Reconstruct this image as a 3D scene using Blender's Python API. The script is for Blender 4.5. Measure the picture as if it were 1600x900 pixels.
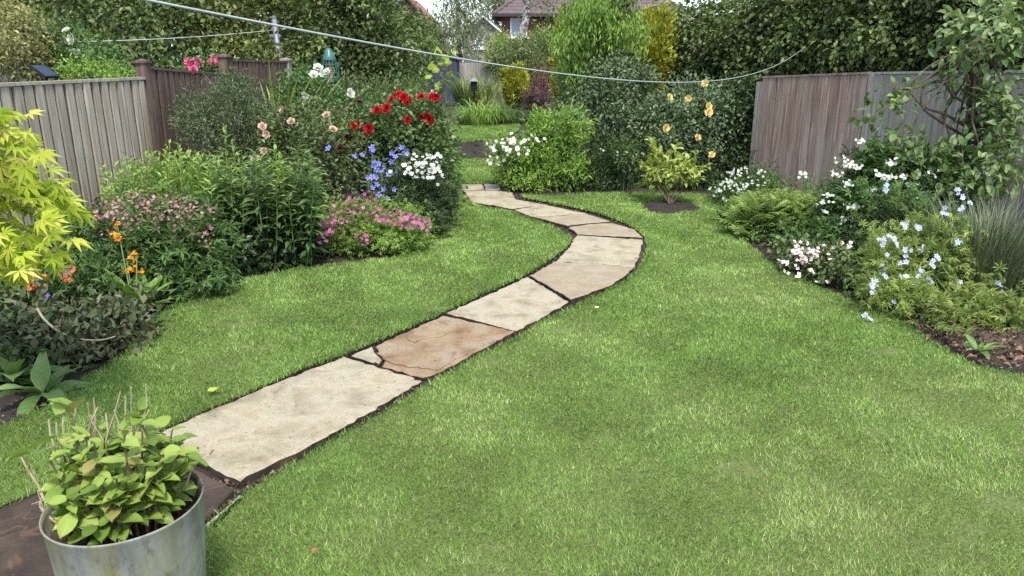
import bpy, math, random
import numpy as np
from mathutils import Vector, Matrix

for o in list(bpy.data.objects):
    bpy.data.objects.remove(o)
R = math.radians
rng = np.random.default_rng(7)
random.seed(7)
SC = bpy.context.scene
COL = SC.collection

# ------------------------------------------------------------------ camera
CAM_H, FPX, PITCH = 1.6, 1170.0, math.atan(350 / 1170)
cd = bpy.data.cameras.new('camera')
cam = bpy.data.objects.new('camera', cd); COL.objects.link(cam)
cd.sensor_width = 36; cd.lens = FPX / 1600 * 36; cd.clip_end = 1000; cd.clip_start = 0.05
cam.location = (0, 0, CAM_H); cam.rotation_euler = (R(90) - PITCH, 0, 0)
SC.camera = cam

# ------------------------------------------------------------------ sky and sun (bright thin overcast)
SUN_EL, SUN_AZ = 58, 164            # azimuth clockwise from +Y (view direction)
w = bpy.data.worlds.new('World'); SC.world = w; w.use_nodes = True
nt = w.node_tree; nt.nodes.clear()
sky = nt.nodes.new('ShaderNodeTexSky'); sky.sky_type = 'NISHITA'; sky.sun_disc = False
sky.sun_elevation = R(SUN_EL); sky.sun_rotation = R(SUN_AZ); sky.air_density = 1.0; sky.dust_density = 1.5
tc = nt.nodes.new('ShaderNodeTexCoord')
mp = nt.nodes.new('ShaderNodeMapping'); mp.inputs['Scale'].default_value = (1, 1, 2.5)
nz = nt.nodes.new('ShaderNodeTexNoise'); nz.inputs['Scale'].default_value = 3.0; nz.inputs['Detail'].default_value = 6
cr = nt.nodes.new('ShaderNodeValToRGB'); cr.color_ramp.elements[0].position = .36; cr.color_ramp.elements[1].position = .6
mx = nt.nodes.new('ShaderNodeMix'); mx.data_type = 'RGBA'; mx.inputs['B'].default_value = (3.7, 4.2, 4.9, 1)
bg = nt.nodes.new('ShaderNodeBackground'); bg.inputs['Strength'].default_value = 0.13
wo = nt.nodes.new('ShaderNodeOutputWorld')
L = nt.links.new
L(tc.outputs['Generated'], mp.inputs['Vector']); L(mp.outputs['Vector'], nz.inputs['Vector'])
L(nz.outputs['Fac'], cr.inputs['Fac']); L(cr.outputs['Color'], mx.inputs['Factor'])
L(sky.outputs['Color'], mx.inputs['A']); L(mx.outputs['Result'], bg.inputs['Color']); L(bg.outputs['Background'], wo.inputs['Surface'])
sl = bpy.data.lights.new('sun', 'SUN'); sl.energy = 2.0; sl.angle = R(11); sl.color = (1.0, 0.96, 0.9)
so = bpy.data.objects.new('sun', sl); COL.objects.link(so)
sdir = Vector((math.sin(R(SUN_AZ)) * math.cos(R(SUN_EL)), math.cos(R(SUN_AZ)) * math.cos(R(SUN_EL)), math.sin(R(SUN_EL))))
so.rotation_euler = sdir.to_track_quat('Z', 'Y').to_euler(); so.location = sdir * 30
vs = SC.view_settings; vs.view_transform = 'Standard'; vs.look = 'None'; vs.gamma = 1; vs.use_curve_mapping = False
vs.exposure = 1.62
SC.render.engine = 'CYCLES'; SC.cycles.use_denoising = False; SC.cycles.max_bounces = 6
SC.cycles.diffuse_bounces = 3; SC.cycles.glossy_bounces = 2; SC.cycles.transmission_bounces = 4; SC.cycles.transparent_max_bounces = 4

# ------------------------------------------------------------------ pixel (1600x900 photo) <-> world
cp, sp = math.cos(PITCH), math.sin(PITCH)
def ray(px, py):
    a, b = (px - 800) / FPX, (py - 450) / FPX
    return np.array([a, cp - b * sp, -sp - b * cp])
def G(px, py, z=0.0):
    d = ray(px, py); t = (z - CAM_H) / d[2]; return np.array([d[0] * t, d[1] * t, z])
def P(px, py, Y):
    d = ray(px, py); t = Y / d[1]; return np.array([d[0] * t, Y, CAM_H + d[2] * t])
def pm(px, py, Y):                   # metres per photo pixel there
    d = ray(px, py); return (Y / d[1]) / FPX

# ------------------------------------------------------------------ materials
def lin(c):
    return tuple(((x / 255) / 12.92 if x / 255 <= .04045 else (((x / 255) + .055) / 1.055) ** 2.4) for x in c)
MATS = {}
def newmat(name):
    m = bpy.data.materials.new(name); m.use_nodes = True; MATS[name] = m
    n = m.node_tree; n.nodes.clear(); o = n.nodes.new('ShaderNodeOutputMaterial'); b = n.nodes.new('ShaderNodeBsdfPrincipled')
    n.links.new(b.outputs[0], o.inputs['Surface']); return m, n, b, o
def node(n, t, **kw):
    x = n.nodes.new(t)
    for k, v in kw.items():
        if k in x.inputs: x.inputs[k].default_value = v
        else: setattr(x, k, v)
    return x
def ramp(n, stops, fac=None):
    r = n.nodes.new('ShaderNodeValToRGB'); e = r.color_ramp.elements
    while len(e) < len(stops): e.new(.5)
    for q, (p, c) in zip(e, stops): q.position = p; q.color = (*c, 1)
    if fac is not None: n.links.new(fac, r.inputs['Fac'])
    return r
def mixc(n, a, b, fac, mode='MIX'):
    m = n.nodes.new('ShaderNodeMix'); m.data_type = 'RGBA'; m.blend_type = mode
    for s, v in (('A', a), ('B', b), ('Factor', fac)):
        if isinstance(v, (int, float)): m.inputs[s].default_value = v
        elif isinstance(v, tuple): m.inputs[s].default_value = (*v, 1)
        else: n.links.new(v, m.inputs[s])
    return m.outputs['Result']
def noise(n, vec, scale, detail=4, rough=.55, dist=0.0):
    x = node(n, 'ShaderNodeTexNoise', Scale=scale, Detail=detail, Roughness=rough, Distortion=dist)
    if vec is not None: n.links.new(vec, x.inputs['Vector'])
    return x.outputs['Fac']
def mapping(n, vec, scale=(1, 1, 1), rot=(0, 0, 0)):
    m = node(n, 'ShaderNodeMapping'); m.inputs['Scale'].default_value = scale; m.inputs['Rotation'].default_value = rot
    n.links.new(vec, m.inputs['Vector']); return m.outputs[0]
def bump(n, b, h, strength=.3, dist=.01):
    x = node(n, 'ShaderNodeBump', Strength=strength, Distance=dist); n.links.new(h, x.inputs['Height']); n.links.new(x.outputs[0], b.inputs['Normal'])
def leafmat(name, stops, rough=.5, tr=.3, objrand=False, clump=.35, cscale=2.5, veins=False, spec=.3):
    """stops: colour list (sRGB 0-255) over a random value per leaf"""
    m, n, b, o = newmat(name)
    if objrand: f = node(n, 'ShaderNodeObjectInfo').outputs['Random']
    else: f = node(n, 'ShaderNodeAttribute', attribute_name='rnd').outputs['Fac']
    k = len(stops) - 1
    if name.startswith('lv_'):
        def ds(q):
            l_ = .3 * q[0] + .59 * q[1] + .11 * q[2]; return tuple(min(255, (x + (l_ - x) * .16)) for x in (q[0] * 1.03, q[1], q[2] * 1.02))
        stops = [ds(q) for q in stops]
    c = ramp(n, [(i / k, lin(s)) for i, s in enumerate(stops)], f).outputs['Color']
    g = node(n, 'ShaderNodeNewGeometry').outputs['Position']
    v = ramp(n, [(.3, (1 - clump,) * 3), (.7, (1 + clump * .6,) * 3)], noise(n, g, cscale, 3)).outputs['Color']
    c = mixc(n, c, v, 1.0, 'MULTIPLY')
    if veins:
        gen = node(n, 'ShaderNodeTexCoord').outputs['Object']
        sx = node(n, 'ShaderNodeSeparateXYZ'); n.links.new(gen, sx.inputs[0])
        ab = node(n, 'ShaderNodeMath', operation='ABSOLUTE'); n.links.new(sx.outputs['X'], ab.inputs[0])
        m1 = node(n, 'ShaderNodeMath', operation='MULTIPLY_ADD'); n.links.new(ab.outputs[0], m1.inputs[0]); m1.inputs[1].default_value = -.9; n.links.new(sx.outputs['Y'], m1.inputs[2])
        sn = node(n, 'ShaderNodeMath', operation='MULTIPLY'); n.links.new(m1.outputs[0], sn.inputs[0]); sn.inputs[1].default_value = 46
        si = node(n, 'ShaderNodeMath', operation='SINE'); n.links.new(sn.outputs[0], si.inputs[0])
        pw = ramp(n, [(.72, (0, 0, 0)), (1, (1, 1, 1))], si.outputs[0]).outputs['Color']
        c = mixc(n, c, tuple(x * 1.25 for x in lin(stops[-1])), mixc(n, (0, 0, 0), (.22, .22, .22), pw))
        bump(n, b, si.outputs[0], .12, .02)
    n.links.new(c, b.inputs['Base Color']); b.inputs['Roughness'].default_value = rough
    b.inputs['Specular IOR Level'].default_value = spec
    if tr > 0:
        t = node(n, 'ShaderNodeBsdfTranslucent'); n.links.new(mixc(n, c, (1.1, 1.12, .7), 1.0, 'MULTIPLY'), t.inputs['Color'])
        s = node(n, 'ShaderNodeMixShader'); s.inputs[0].default_value = tr
        n.links.new(b.outputs[0], s.inputs[1]); n.links.new(t.outputs[0], s.inputs[2]); n.links.new(s.outputs[0], o.inputs['Surface'])
    return m
def plain(name, c, rough=.6, var=.15, scale=20, metal=0.0, bumps=0.0, coords='Object'):
    m, n, b, o = newmat(name); tc = node(n, 'ShaderNodeTexCoord').outputs[coords]
    c = lin(c); f = noise(n, tc, scale, 5)
    r = ramp(n, [(.3, tuple(x * (1 - var) for x in c)), (.7, tuple(min(1, x * (1 + var)) for x in c))], f)
    n.links.new(r.outputs[0], b.inputs['Base Color']); b.inputs['Roughness'].default_value = rough; b.inputs['Metallic'].default_value = metal
    if bumps: bump(n, b, f, bumps, .01)
    return m
def woodmat(name, cols, patch=None, pfac=.5, rough=.85):
    m, n, b, o = newmat(name); tcx = node(n, 'ShaderNodeTexCoord').outputs['Object']
    oi = node(n, 'ShaderNodeObjectInfo').outputs['Random']
    ad = node(n, 'ShaderNodeVectorMath', operation='ADD'); n.links.new(tcx, ad.inputs[0])
    ml = node(n, 'ShaderNodeMath', operation='MULTIPLY'); n.links.new(oi, ml.inputs[0]); ml.inputs[1].default_value = 57
    n.links.new(ml.outputs[0], ad.inputs[1]); v = ad.outputs[0]
    g = noise(n, mapping(n, v, (34, 34, 1.6)), 1.5, 6, .65, .6)
    c = ramp(n, [(.28 + .44 * i / (len(cols) - 1), lin(q)) for i, q in enumerate(cols)], g).outputs['Color']
    if patch:
        f = ramp(n, [(.45, (0, 0, 0)), (.62, (pfac,) * 3)], noise(n, mapping(n, v, (7, 7, 1.1)), 1.3, 4)).outputs['Color']
        c = mixc(n, c, lin(patch), f)
    br = ramp(n, [(0, (.82,) * 3), (1, (1.12,) * 3)], oi).outputs['Color']
    c = mixc(n, c, br, 1.0, 'MULTIPLY')
    n.links.new(c, b.inputs['Base Color']); b.inputs['Roughness'].default_value = rough; b.inputs['Specular IOR Level'].default_value = .25
    bump(n, b, g, .5, .006); return m

# ------------------------------------------------------------------ mesh helpers
def mesh_np(name, V, F, rnd=None, smooth=False):
    """V (n,3); F (m,3) triangles"""
    V = np.asarray(V, np.float32); F = np.asarray(F, np.int32); me = bpy.data.meshes.new(name)
    me.vertices.add(len(V)); me.vertices.foreach_set('co', V.ravel())
    me.loops.add(F.size); me.loops.foreach_set('vertex_index', F.ravel())
    me.polygons.add(len(F)); me.polygons.foreach_set('loop_start', np.arange(0, F.size, 3, dtype=np.int32))
    if rnd is not None:
        a = me.attributes.new('rnd', 'FLOAT', 'POINT'); a.data.foreach_set('value', np.asarray(rnd, np.float32))
    me.polygons.foreach_set('use_smooth', np.full(len(F), bool(smooth)))
    me.update(calc_edges=True); return me
def link(name, data, parent=None, loc=None):
    o = bpy.data.objects.new(name, data); COL.objects.link(o)
    if parent is not None: o.parent = parent
    if loc is not None: o.location = loc
    return o
def tag(o, label=None, cat=None, group=None, kind=None):
    if label: o['label'] = label
    if cat: o['category'] = cat
    if group: o['group'] = group
    if kind: o['kind'] = kind
    return o
def root(name, loc, label, cat, group=None):
    o = link(name, None, None, tuple(float(x) for x in loc)); o.empty_display_size = .1
    return tag(o, label, cat, group)
class MB:
    """collects triangles in world space"""
    def __init__(s): s.V = []; s.F = []; s.n = 0; s.R = []
    def add(s, V, F, r=None):
        V = np.asarray(V, float).reshape(-1, 3); F = np.asarray(F, int).reshape(-1, 3)
        s.V.append(V); s.F.append(F + s.n); s.n += len(V)
        s.R.append(np.full(len(V), rng.random()) if r is None else np.broadcast_to(r, (len(V),)))
        return s
    def box(s, lo, hi):
        x0, y0, z0 = lo; x1, y1, z1 = hi
        V = [(x, y, z) for z in (z0, z1) for x, y in ((x0, y0), (x1, y0), (x1, y1), (x0, y1))]
        return s.add(V, BOXF)
    def obox(s, A, B, wdir, up, hw, hh):
        """bar from A to B with half width / half height"""
        A, B, wv, uv = (np.asarray(q, float) for q in (A, B, wdir, up)); V = []
        for p in (A, B):
            for a, b in ((-1, -1), (1, -1), (1, 1), (-1, 1)): V.append(p + wv * a * hw + uv * b * hh)
        return s.add(V, BOXF)
    def tube(s, pts, rad, k=6, cap=True):
        pts = np.asarray(pts, float); n = len(pts); rad = np.broadcast_to(np.asarray(rad, float), (n,))
        t = np.gradient(pts, axis=0); t /= np.linalg.norm(t, axis=1)[:, None] + 1e-9
        ref = np.array([0.31, 0.95, 0.05]) if abs(t[:, 1]).mean() < .8 else np.array([.95, .1, .3])
        a = np.cross(t, ref); a /= np.linalg.norm(a, axis=1)[:, None] + 1e-9; b = np.cross(t, a)
        th = np.linspace(0, 2 * math.pi, k, endpoint=False)
        V = pts[:, None] + rad[:, None, None] * (a[:, None] * np.cos(th)[None, :, None] + b[:, None] * np.sin(th)[None, :, None])
        V = V.reshape(-1, 3); F = []
        for i in range(n - 1):
            for j in range(k):
                p, q = i * k + j, i * k + (j + 1) % k; F += [(p, q, q + k), (p, q + k, p + k)]
        if cap:
            V = np.vstack([V, pts[:1], pts[-1:]]); m = n * k
            for j in range(k): F += [(m, (j + 1) % k, j), (m + 1, (n - 1) * k + j, (n - 1) * k + (j + 1) % k)]
        return s.add(V, F)
    def lathe(s, c, prof, k=32):
        th = np.linspace(0, 2 * math.pi, k, endpoint=False); c = np.asarray(c, float)
        V = [c + (r * math.cos(t), r * math.sin(t), z) for r, z in prof for t in th]; F = []
        for i in range(len(prof) - 1):
            for j in range(k):
                p, q = i * k + j, i * k + (j + 1) % k; F += [(p, q, q + k), (p, q + k, p + k)]
        return s.add(V, F)
    def build(s, name, mat, parent=None, smooth=False, kind=None):
        V = np.vstack(s.V); F = np.vstack(s.F)
        if parent is not None:
            q = parent; off = Vector((0, 0, 0))
            while q is not None: off += q.location; q = q.parent
            V = V - np.array(off)
        o = link(name, mesh_np(name, V, F, np.concatenate(s.R), smooth), parent); o.data.materials.append(mat if not isinstance(mat, str) else MATS[mat])
        if kind: o['kind'] = kind
        return o
BOXF = [(0, 2, 1), (0, 3, 2), (4, 5, 6), (4, 6, 7), (0, 1, 5), (0, 5, 4), (1, 2, 6), (1, 6, 5), (2, 3, 7), (2, 7, 6), (3, 0, 4), (3, 4, 7)]

# ---- leaf / flower templates: along +Y, normal +Z, unit length
def T_leaf2(w=.3, fold=.12, droop=.1):
    return np.array([(0, 0, 0), (w, .45, fold), (0, 1, -droop), (-w, .45, fold)]), np.array([(0, 1, 2), (0, 2, 3)])
def T_leaf8(w=.3, fold=.1, droop=.25):
    V = [(0, 0, 0)]
    for y, k in ((.22, .8), (.62, .88)):
        z = -droop * y * y + .06 * math.sin(y * 3)
        V += [(-w * k, y, z + fold * k), (0, y, z), (w * k, y, z + fold * k)]
    V += [(0, 1, -droop)]
    return np.array(V), np.array([(0, 2, 1), (0, 3, 2), (1, 2, 5), (1, 5, 4), (2, 3, 6), (2, 6, 5), (4, 5, 7), (5, 6, 7)])
def T_star(np_, w=.25, cup=.2, r0=.05):
    """flower / palmate leaf: np_ rhombic petals round Z, unit radius"""
    V, F = [], []
    for i in range(np_):
        a = 2 * math.pi * i / np_; c, s = math.cos(a), math.sin(a); k = len(V)
        for x, y, z in ((0, r0, 0), (w, .62, cup * .55), (0, 1, cup), (-w, .62, cup * .55)): V.append((x * c - y * s, x * s + y * c, z))
        F += [(k, k + 1, k + 2), (k, k + 2, k + 3)]
    return np.array(V), np.array(F)
def T_palm(nl=5, w=.15, spread=220, droop=.2, k0=.55):
    """palmate leaf on a stalk: lobes fan from (0,.25,0) round +Y"""
    V, F = [], []
    for i in range(nl):
        t = (i / (nl - 1) - .5); a = -R(spread) * t; c, s = math.cos(a), math.sin(a); k = len(V); ln = .75 * (1 - k0 * abs(t) * 1.3)
        for x, y, z in ((0, 0, 0), (w, .5, .05), (0, 1, -droop), (-w, .5, .05)):
            x, y = x * ln, y * ln; V.append((x * c - y * s, .25 + x * s + y * c, z * ln))
        F += [(k, k + 1, k + 2), (k, k + 2, k + 3)]
    return np.array(V), np.array(F)
def T_rose(seed=0):
    r = np.random.default_rng(seed); V, F = [], []
    for n, rad, tilt, sz in ((6, .30, .5, .72), (6, .24, .95, .66), (5, .15, 1.25, .6), (5, .06, 1.45, .55)):
        for i in range(n):
            a = 2 * math.pi * (i + r.random() * .5) / n + rad * 9; c, s = math.cos(a), math.sin(a); k = len(V); tl = tilt + r.normal() * .1
            for x, y in ((0, 0), (.5, .4), (.42, .85), (0, 1.0), (-.42, .85), (-.5, .4), (0, .5)):
                x *= sz * 1.1; y *= sz; q = y * math.sin(tl); h = rad + y * math.cos(tl)
                curl = -.14 * (y / sz) ** 3; bow = .25 * x * x
                zz = q - curl * 0 - bow * math.cos(tl); hh = h - bow * math.sin(tl) + (.12 * (y / sz) ** 3 if tl > .6 else .1 * (y / sz) ** 2)
                V.append((x * c - hh * s, x * s + hh * c, zz))
            F += [(k + 6, k + j, k + (j + 1) % 6) for j in range(6)]
    return np.array(V), np.array(F)
def T_join(*ts):
    V, F, n = [], [], 0
    for v, f in ts: V.append(v); F.append(f + n); n += len(v)
    return np.vstack(V), np.vstack(F)
def unit(a): return a / (np.linalg.norm(a, axis=-1, keepdims=True) + 1e-9)
def place(T, pos, fwd, nrm, size, rnd=None):
    """instances template T; returns V,F,rnd"""
    TV, TF = T; n = len(pos); fwd = unit(fwd); nrm = unit(nrm - fwd * (nrm * fwd).sum(1, keepdims=True)); x = np.cross(fwd, nrm)
    size = np.broadcast_to(np.asarray(size, float), (n,))
    V = pos[:, None] + size[:, None, None] * (TV[None, :, 0:1] * x[:, None] + TV[None, :, 1:2] * fwd[:, None] + TV[None, :, 2:3] * nrm[:, None])
    F = TF[None] + (np.arange(n) * len(TV))[:, None, None]
    if rnd is None: rnd = rng.random(n)
    return V.reshape(-1, 3), F.reshape(-1, 3), np.repeat(rnd, len(TV))
UP = np.array([0, 0, 1.0])
def randu(n): return unit(rng.normal(size=(n, 3)))

# ---- shared lobes: (px, py, Y, half width px, half height px, half depth m)
def lobes_w(ls):
    out = []
    for px, py, Y, rx, ry, dz in ls:
        m = pm(px, py, Y); out.append((P(px, py, Y), np.array([rx * m, dz, ry * m])))
    return out
def lobe_pts(ls, n, shell=.6, top=False, under=True):
    """points through the lobes, denser to the surface, with an uneven outline; returns pos, outward, depth 0..1"""
    wt = np.array([(r[0] * r[1] + r[0] * r[2] + r[1] * r[2]) for c, r in ls]); pk = rng.choice(len(ls), n, p=wt / wt.sum())
    C = np.array([c for c, r in ls])[pk]; RR = np.array([r for c, r in ls])[pk]; d = randu(n)
    if top: d[:, 2] = abs(d[:, 2])
    ph = np.array([rng.random(6) * 6.3 for _ in ls])[pk]
    ba = 1 + .13 * np.sin(3.1 * d[:, 0] * 2 + ph[:, 0] + 2 * d[:, 2]) + .12 * np.sin(4.3 * d[:, 2] + 3 * d[:, 1] + ph[:, 1]) + .1 * np.sin(7.7 * d[:, 0] + 6 * d[:, 2] + ph[:, 2])
    u = rng.random(n) ** .6; rr = (shell + (1 - shell) * u) * ba
    pos = C + RR * d * rr[:, None]; out = unit(d / RR)
    ok = pos[:, 2] > .03
    return pos[ok], out[ok], rr[ok]
def foliage(ls, n, size, T, per=7, cr=.12, shell=.55, upb=.5, outb=.8, jit=.6, nrm_up=.9):
    """clustered leaves; n = total leaves"""
    pc, oc, _ = lobe_pts(ls, max(4, n // per), shell)
    k = len(pc); idx = np.repeat(np.arange(k), per); pos = pc[idx] + rng.normal(size=(k * per, 3)) * cr * .55
    tw = oc + .5 * randu(k); o = tw[idx]
    fwd = o * outb + UP * upb * .4 + randu(k * per) * jit - UP * .15
    nrm = UP * nrm_up + o * .5 + randu(k * per) * .55
    ok = pos[:, 2] > .015
    sz = size * (.65 + .7 * rng.random(k * per)); rn = np.clip(rng.random(k)[idx] * .6 + rng.random(k * per) * .4, 0, 1)
    return place(T, pos[ok], fwd[ok], nrm[ok], sz[ok], rn[ok])
def twigs(mb, ls, base, n=7, r0=.012, k=5):
    pc, oc, _ = lobe_pts(ls, n * 2, .5); pc = pc[:n]
    for p in pc:
        b = base + np.array([rng.normal() * .04, rng.normal() * .04, 0]); mid = b * .45 + p * .55 + np.array([rng.normal(), rng.normal(), .6]) * .06 * np.linalg.norm(p - b)
        q = np.array([b, b * .7 + mid * .3 + (0, 0, .02), mid, mid * .5 + p * .5, p]); mb.tube(q, np.linspace(r0, r0 * .3, 5), k, False)
def rough(ls, k=6, lo=.28, hi=.5, shrink=.86):
    out = [(c, q * shrink) for c, q in ls]
    for c, q in ls:
        d = randu(k); d[:, 2] = d[:, 2] * .8 + .25; d[:, 1] -= .25; d = unit(d)
        for e in d: out.append((c + q * e * (.72 + .25 * rng.random()), q * (lo + (hi - lo) * rng.random())))
    return out
def ground_of(ls):
    c = np.mean([c for c, r in ls], axis=0); return np.array([c[0], c[1], 0.0])
def stemmed(name, label, cat, lobes, n, size, T, mat, stem='stem_wood', base=None, ntw=8, r0=.012, group=None, fol='foliage', stems='stem', rg=True, **kw):
    """a shrub or clump: foliage + stems"""
    ls = lobes_w(lobes); b = ground_of(ls) if base is None else np.asarray(base, float)
    r = root(name, b, label, cat, group)
    m = MB()
    m.add(*foliage(rough(ls) if rg else ls, n, size, T, **kw)); m.build(fol, mat, r)
    if ntw:
        t = MB(); twigs(t, ls, b, ntw, r0); t.build(stems, stem, r)
    r_l[name] = ls; return r, ls
r_l = {}
def blooms(r, ls, n, size, T, mat, name='flowers', top=.25, jit=.5, px=None, lift=.0, kind='stuff', face=None):
    """small flowers joined; on the upper surface of lobes"""
    pos, out, _ = lobe_pts(ls, n * 3, .93, True); sel = pos[:, 2] > np.quantile(pos[:, 2], top); pos, out = pos[sel][:n], out[sel][:n]
    return bloom_at(r, pos + UP * lift, out, size, T, mat, name, jit, kind)
def bloom_at(r, pos, out, size, T, mat, name='flowers', jit=.5, kind='stuff'):
    n = len(pos); nr = unit(out * .5 + UP * .6 + np.array([0, -.5, 0]) + randu(n) * jit); m = MB()
    m.add(*place(T, pos, randu(n), nr, size * (.75 + .5 * rng.random(n)))); return m.build(name, mat, r, kind=kind)
def single(r, pts, meshes, size, name='flower', jit=.45, face=(0, -.7, .6), lab=None):
    """each bloom an object of its own, sharing mesh data"""
    off = np.array(r.location)
    for i, p in enumerate(pts):
        o = link(name, meshes[i % len(meshes)], r, tuple(np.asarray(p) - off))
        d = Vector(face) + Vector(rng.normal(size=3)) * jit
        q = d.to_track_quat('Z', 'Y'); o.rotation_euler = (q.to_matrix() @ Matrix.Rotation(rng.random() * 6.3, 3, 'Z')).to_euler()
        s = size * (.8 + .4 * rng.random()); o.scale = (s, s, s)
        if lab: o['label'] = lab
def share(name, T, mat, smooth=False):
    me = mesh_np(name, T[0], T[1], np.full(len(T[0]), .5), smooth); me.materials.append(MATS[mat]); return me

exec_order = []
# ------------------------------------------------------------------ palette
leafmat('grass_blade', [(58, 90, 36), (92, 128, 52), (118, 152, 66), (146, 172, 92), (192, 196, 146)], .65, .25, clump=.28, cscale=3.2, spec=.2)
leafmat('lv_dark', [(36, 56, 26), (50, 74, 34), (66, 92, 44), (94, 116, 64)], .42, .2)
leafmat('lv_hedge', [(50, 68, 30), (72, 96, 42), (104, 126, 58), (148, 160, 94)], .35, .25, clump=.5, cscale=1.6)
leafmat('lv_mid', [(48, 80, 32), (64, 100, 40), (84, 120, 52), (108, 140, 66)], .5, .3)
leafmat('lv_apple', [(56, 80, 36), (80, 106, 48), (108, 130, 64), (146, 162, 94)], .5, .32, clump=.5, cscale=1.2)
leafmat('lv_olive', [(66, 84, 34), (94, 112, 46), (126, 140, 66), (160, 168, 98)], .5, .32, clump=.5, cscale=1.2)
leafmat('lv_rose', [(52, 80, 38), (70, 100, 48), (94, 122, 62), (134, 154, 90)], .5, .3, spec=.25)
leafmat('lv_phlox', [(46, 74, 34), (60, 90, 40), (80, 112, 50), (132, 160, 74)], .42, .3)
leafmat('lv_tree', [(64, 92, 44), (88, 118, 58), (114, 142, 76), (146, 166, 106)], .45, .32)
leafmat('lv_light', [(84, 124, 40), (108, 150, 52), (132, 170, 62), (150, 184, 84)], .5, .35)
leafmat('lv_lime', [(120, 150, 36), (146, 176, 44), (170, 196, 60), (190, 208, 84)], .5, .4)
leafmat('lv_gold', [(104, 116, 22), (138, 148, 30), (170, 178, 42), (196, 200, 62)], .55, .3, clump=.5, cscale=5)
leafmat('lv_grey', [(64, 92, 56), (84, 112, 70), (108, 134, 88), (138, 156, 114)], .5, .25)
leafmat('lv_greydark', [(56, 76, 46), (72, 94, 56), (94, 112, 72), (122, 134, 98)], .5, .2)
leafmat('lv_bronze', [(52, 76, 38), (66, 92, 44), (80, 106, 52), (96, 118, 60), (112, 124, 74), (140, 108, 80)], .45, .25)
leafmat('lv_purple', [(56, 36, 40), (72, 46, 50), (92, 58, 60), (104, 76, 74)], .5, .25)
leafmat('lv_willow', [(96, 116, 84), (118, 136, 98), (138, 152, 112), (158, 168, 132)], .55, .35, clump=.5)
leafmat('lv_varieg', [(96, 108, 56), (124, 130, 70), (150, 152, 90), (178, 176, 120)], .5, .3)
leafmat('lv_ferny', [(96, 132, 54), (122, 156, 66), (142, 172, 82), (164, 188, 108)], .5, .35)
leafmat('lv_lav', [(66, 82, 50), (82, 98, 62), (100, 116, 78), (118, 130, 98)], .6, .2)
leafmat('lv_geran', [(98, 128, 52), (122, 150, 62), (146, 168, 80), (172, 180, 96)], .5, .35)
leafmat('lv_maple', [(128, 156, 28), (150, 176, 36), (172, 194, 46), (192, 206, 62), (206, 212, 84)], .45, .45, objrand=True, clump=.2)
leafmat('lv_pot', [(82, 118, 36), (94, 130, 40), (104, 140, 44), (116, 150, 50), (126, 160, 54), (132, 164, 56), (138, 168, 60), (144, 172, 64), (150, 176, 72), (148, 138, 70)], .38, .35, objrand=True, clump=.15, veins=True)
leafmat('lv_broad', [(70, 104, 46), (88, 124, 56), (108, 142, 66), (122, 152, 78)], .45, .3, objrand=True, clump=.2, veins=True)
leafmat('lv_primula', [(92, 132, 46), (110, 150, 54), (128, 166, 66)], .45, .35, objrand=True, clump=.2, veins=True)
leafmat('lv_gsword', [(104, 130, 56), (132, 154, 70), (160, 174, 90)], .5, .3)
for nm, cs, t in (('fl_red', [(120, 6, 18), (160, 8, 26), (186, 14, 34)], .15), ('fl_darkred', [(60, 8, 26), (84, 14, 36)], .15), ('fl_white', [(196, 198, 184), (212, 214, 204), (222, 222, 214)], .25),
                  ('fl_cream', [(226, 214, 176), (236, 228, 200)], .25), ('fl_peach', [(222, 184, 108), (228, 200, 130), (230, 210, 156)], .25), ('fl_blue', [(110, 110, 200), (132, 132, 220), (156, 158, 228)], .3),
                  ('fl_paleblue', [(168, 172, 214), (186, 190, 222), (206, 208, 232)], .3), ('fl_pink', [(166, 74, 128), (184, 98, 148), (200, 138, 172)], .3), ('fl_astr', [(132, 66, 84), (156, 92, 106), (176, 124, 132), (196, 160, 160)], .25),
                  ('fl_orange', [(222, 130, 20), (236, 152, 36)], .2), ('fl_coral', [(222, 96, 60), (232, 120, 84)], .2), ('fl_blush', [(226, 190, 194), (236, 214, 214), (240, 230, 226)], .25), ('fl_rose', [(206, 84, 130), (222, 112, 152)], .25),
                  ('fl_violet', [(92, 76, 150), (112, 94, 170)], .2), ('fl_spent', [(190, 150, 130), (206, 178, 160)], .2)):
    leafmat(nm, cs, .55, t, clump=.08, spec=.2)
leafmat('fl_yellow_eye', [(214, 186, 60), (224, 200, 80)], .6, 0, clump=.05)
plain('stem_wood', (92, 78, 60), .8, .3, 30)
plain('stem_green', (98, 122, 58), .6, .2, 20)
plain('twig_pale', (176, 162, 138), .8, .25, 40)
plain('bark', (78, 66, 54), .9, .35, 14, bumps=.6)
plain('black_metal', (38, 40, 42), .4, .15, 20, .6)
plain('grey_metal', (110, 116, 122), .5, .06, 8, .3)
plain('teal_metal', (42, 92, 84), .4, .2, 20)
plain('dark_glass', (30, 34, 44), .15, .1, 6)
plain('line_white', (150, 160, 156), .5, .1, 60)
plain('line_grey', (170, 176, 172), .5, .1, 60)
plain('twig_pale2', (150, 136, 112), .8, .25, 40)
plain('seed', (140, 110, 70), .8, .4, 120)
plain('white_paint', (226, 228, 228), .4, .05, 10)
plain('dark_fascia', (52, 46, 44), .5, .1, 10)
plain('render_wall', (140, 135, 126), .9, .1, 3)
plain('pot_soil', (52, 40, 32), .95, .45, 60, bumps=.8)

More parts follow.
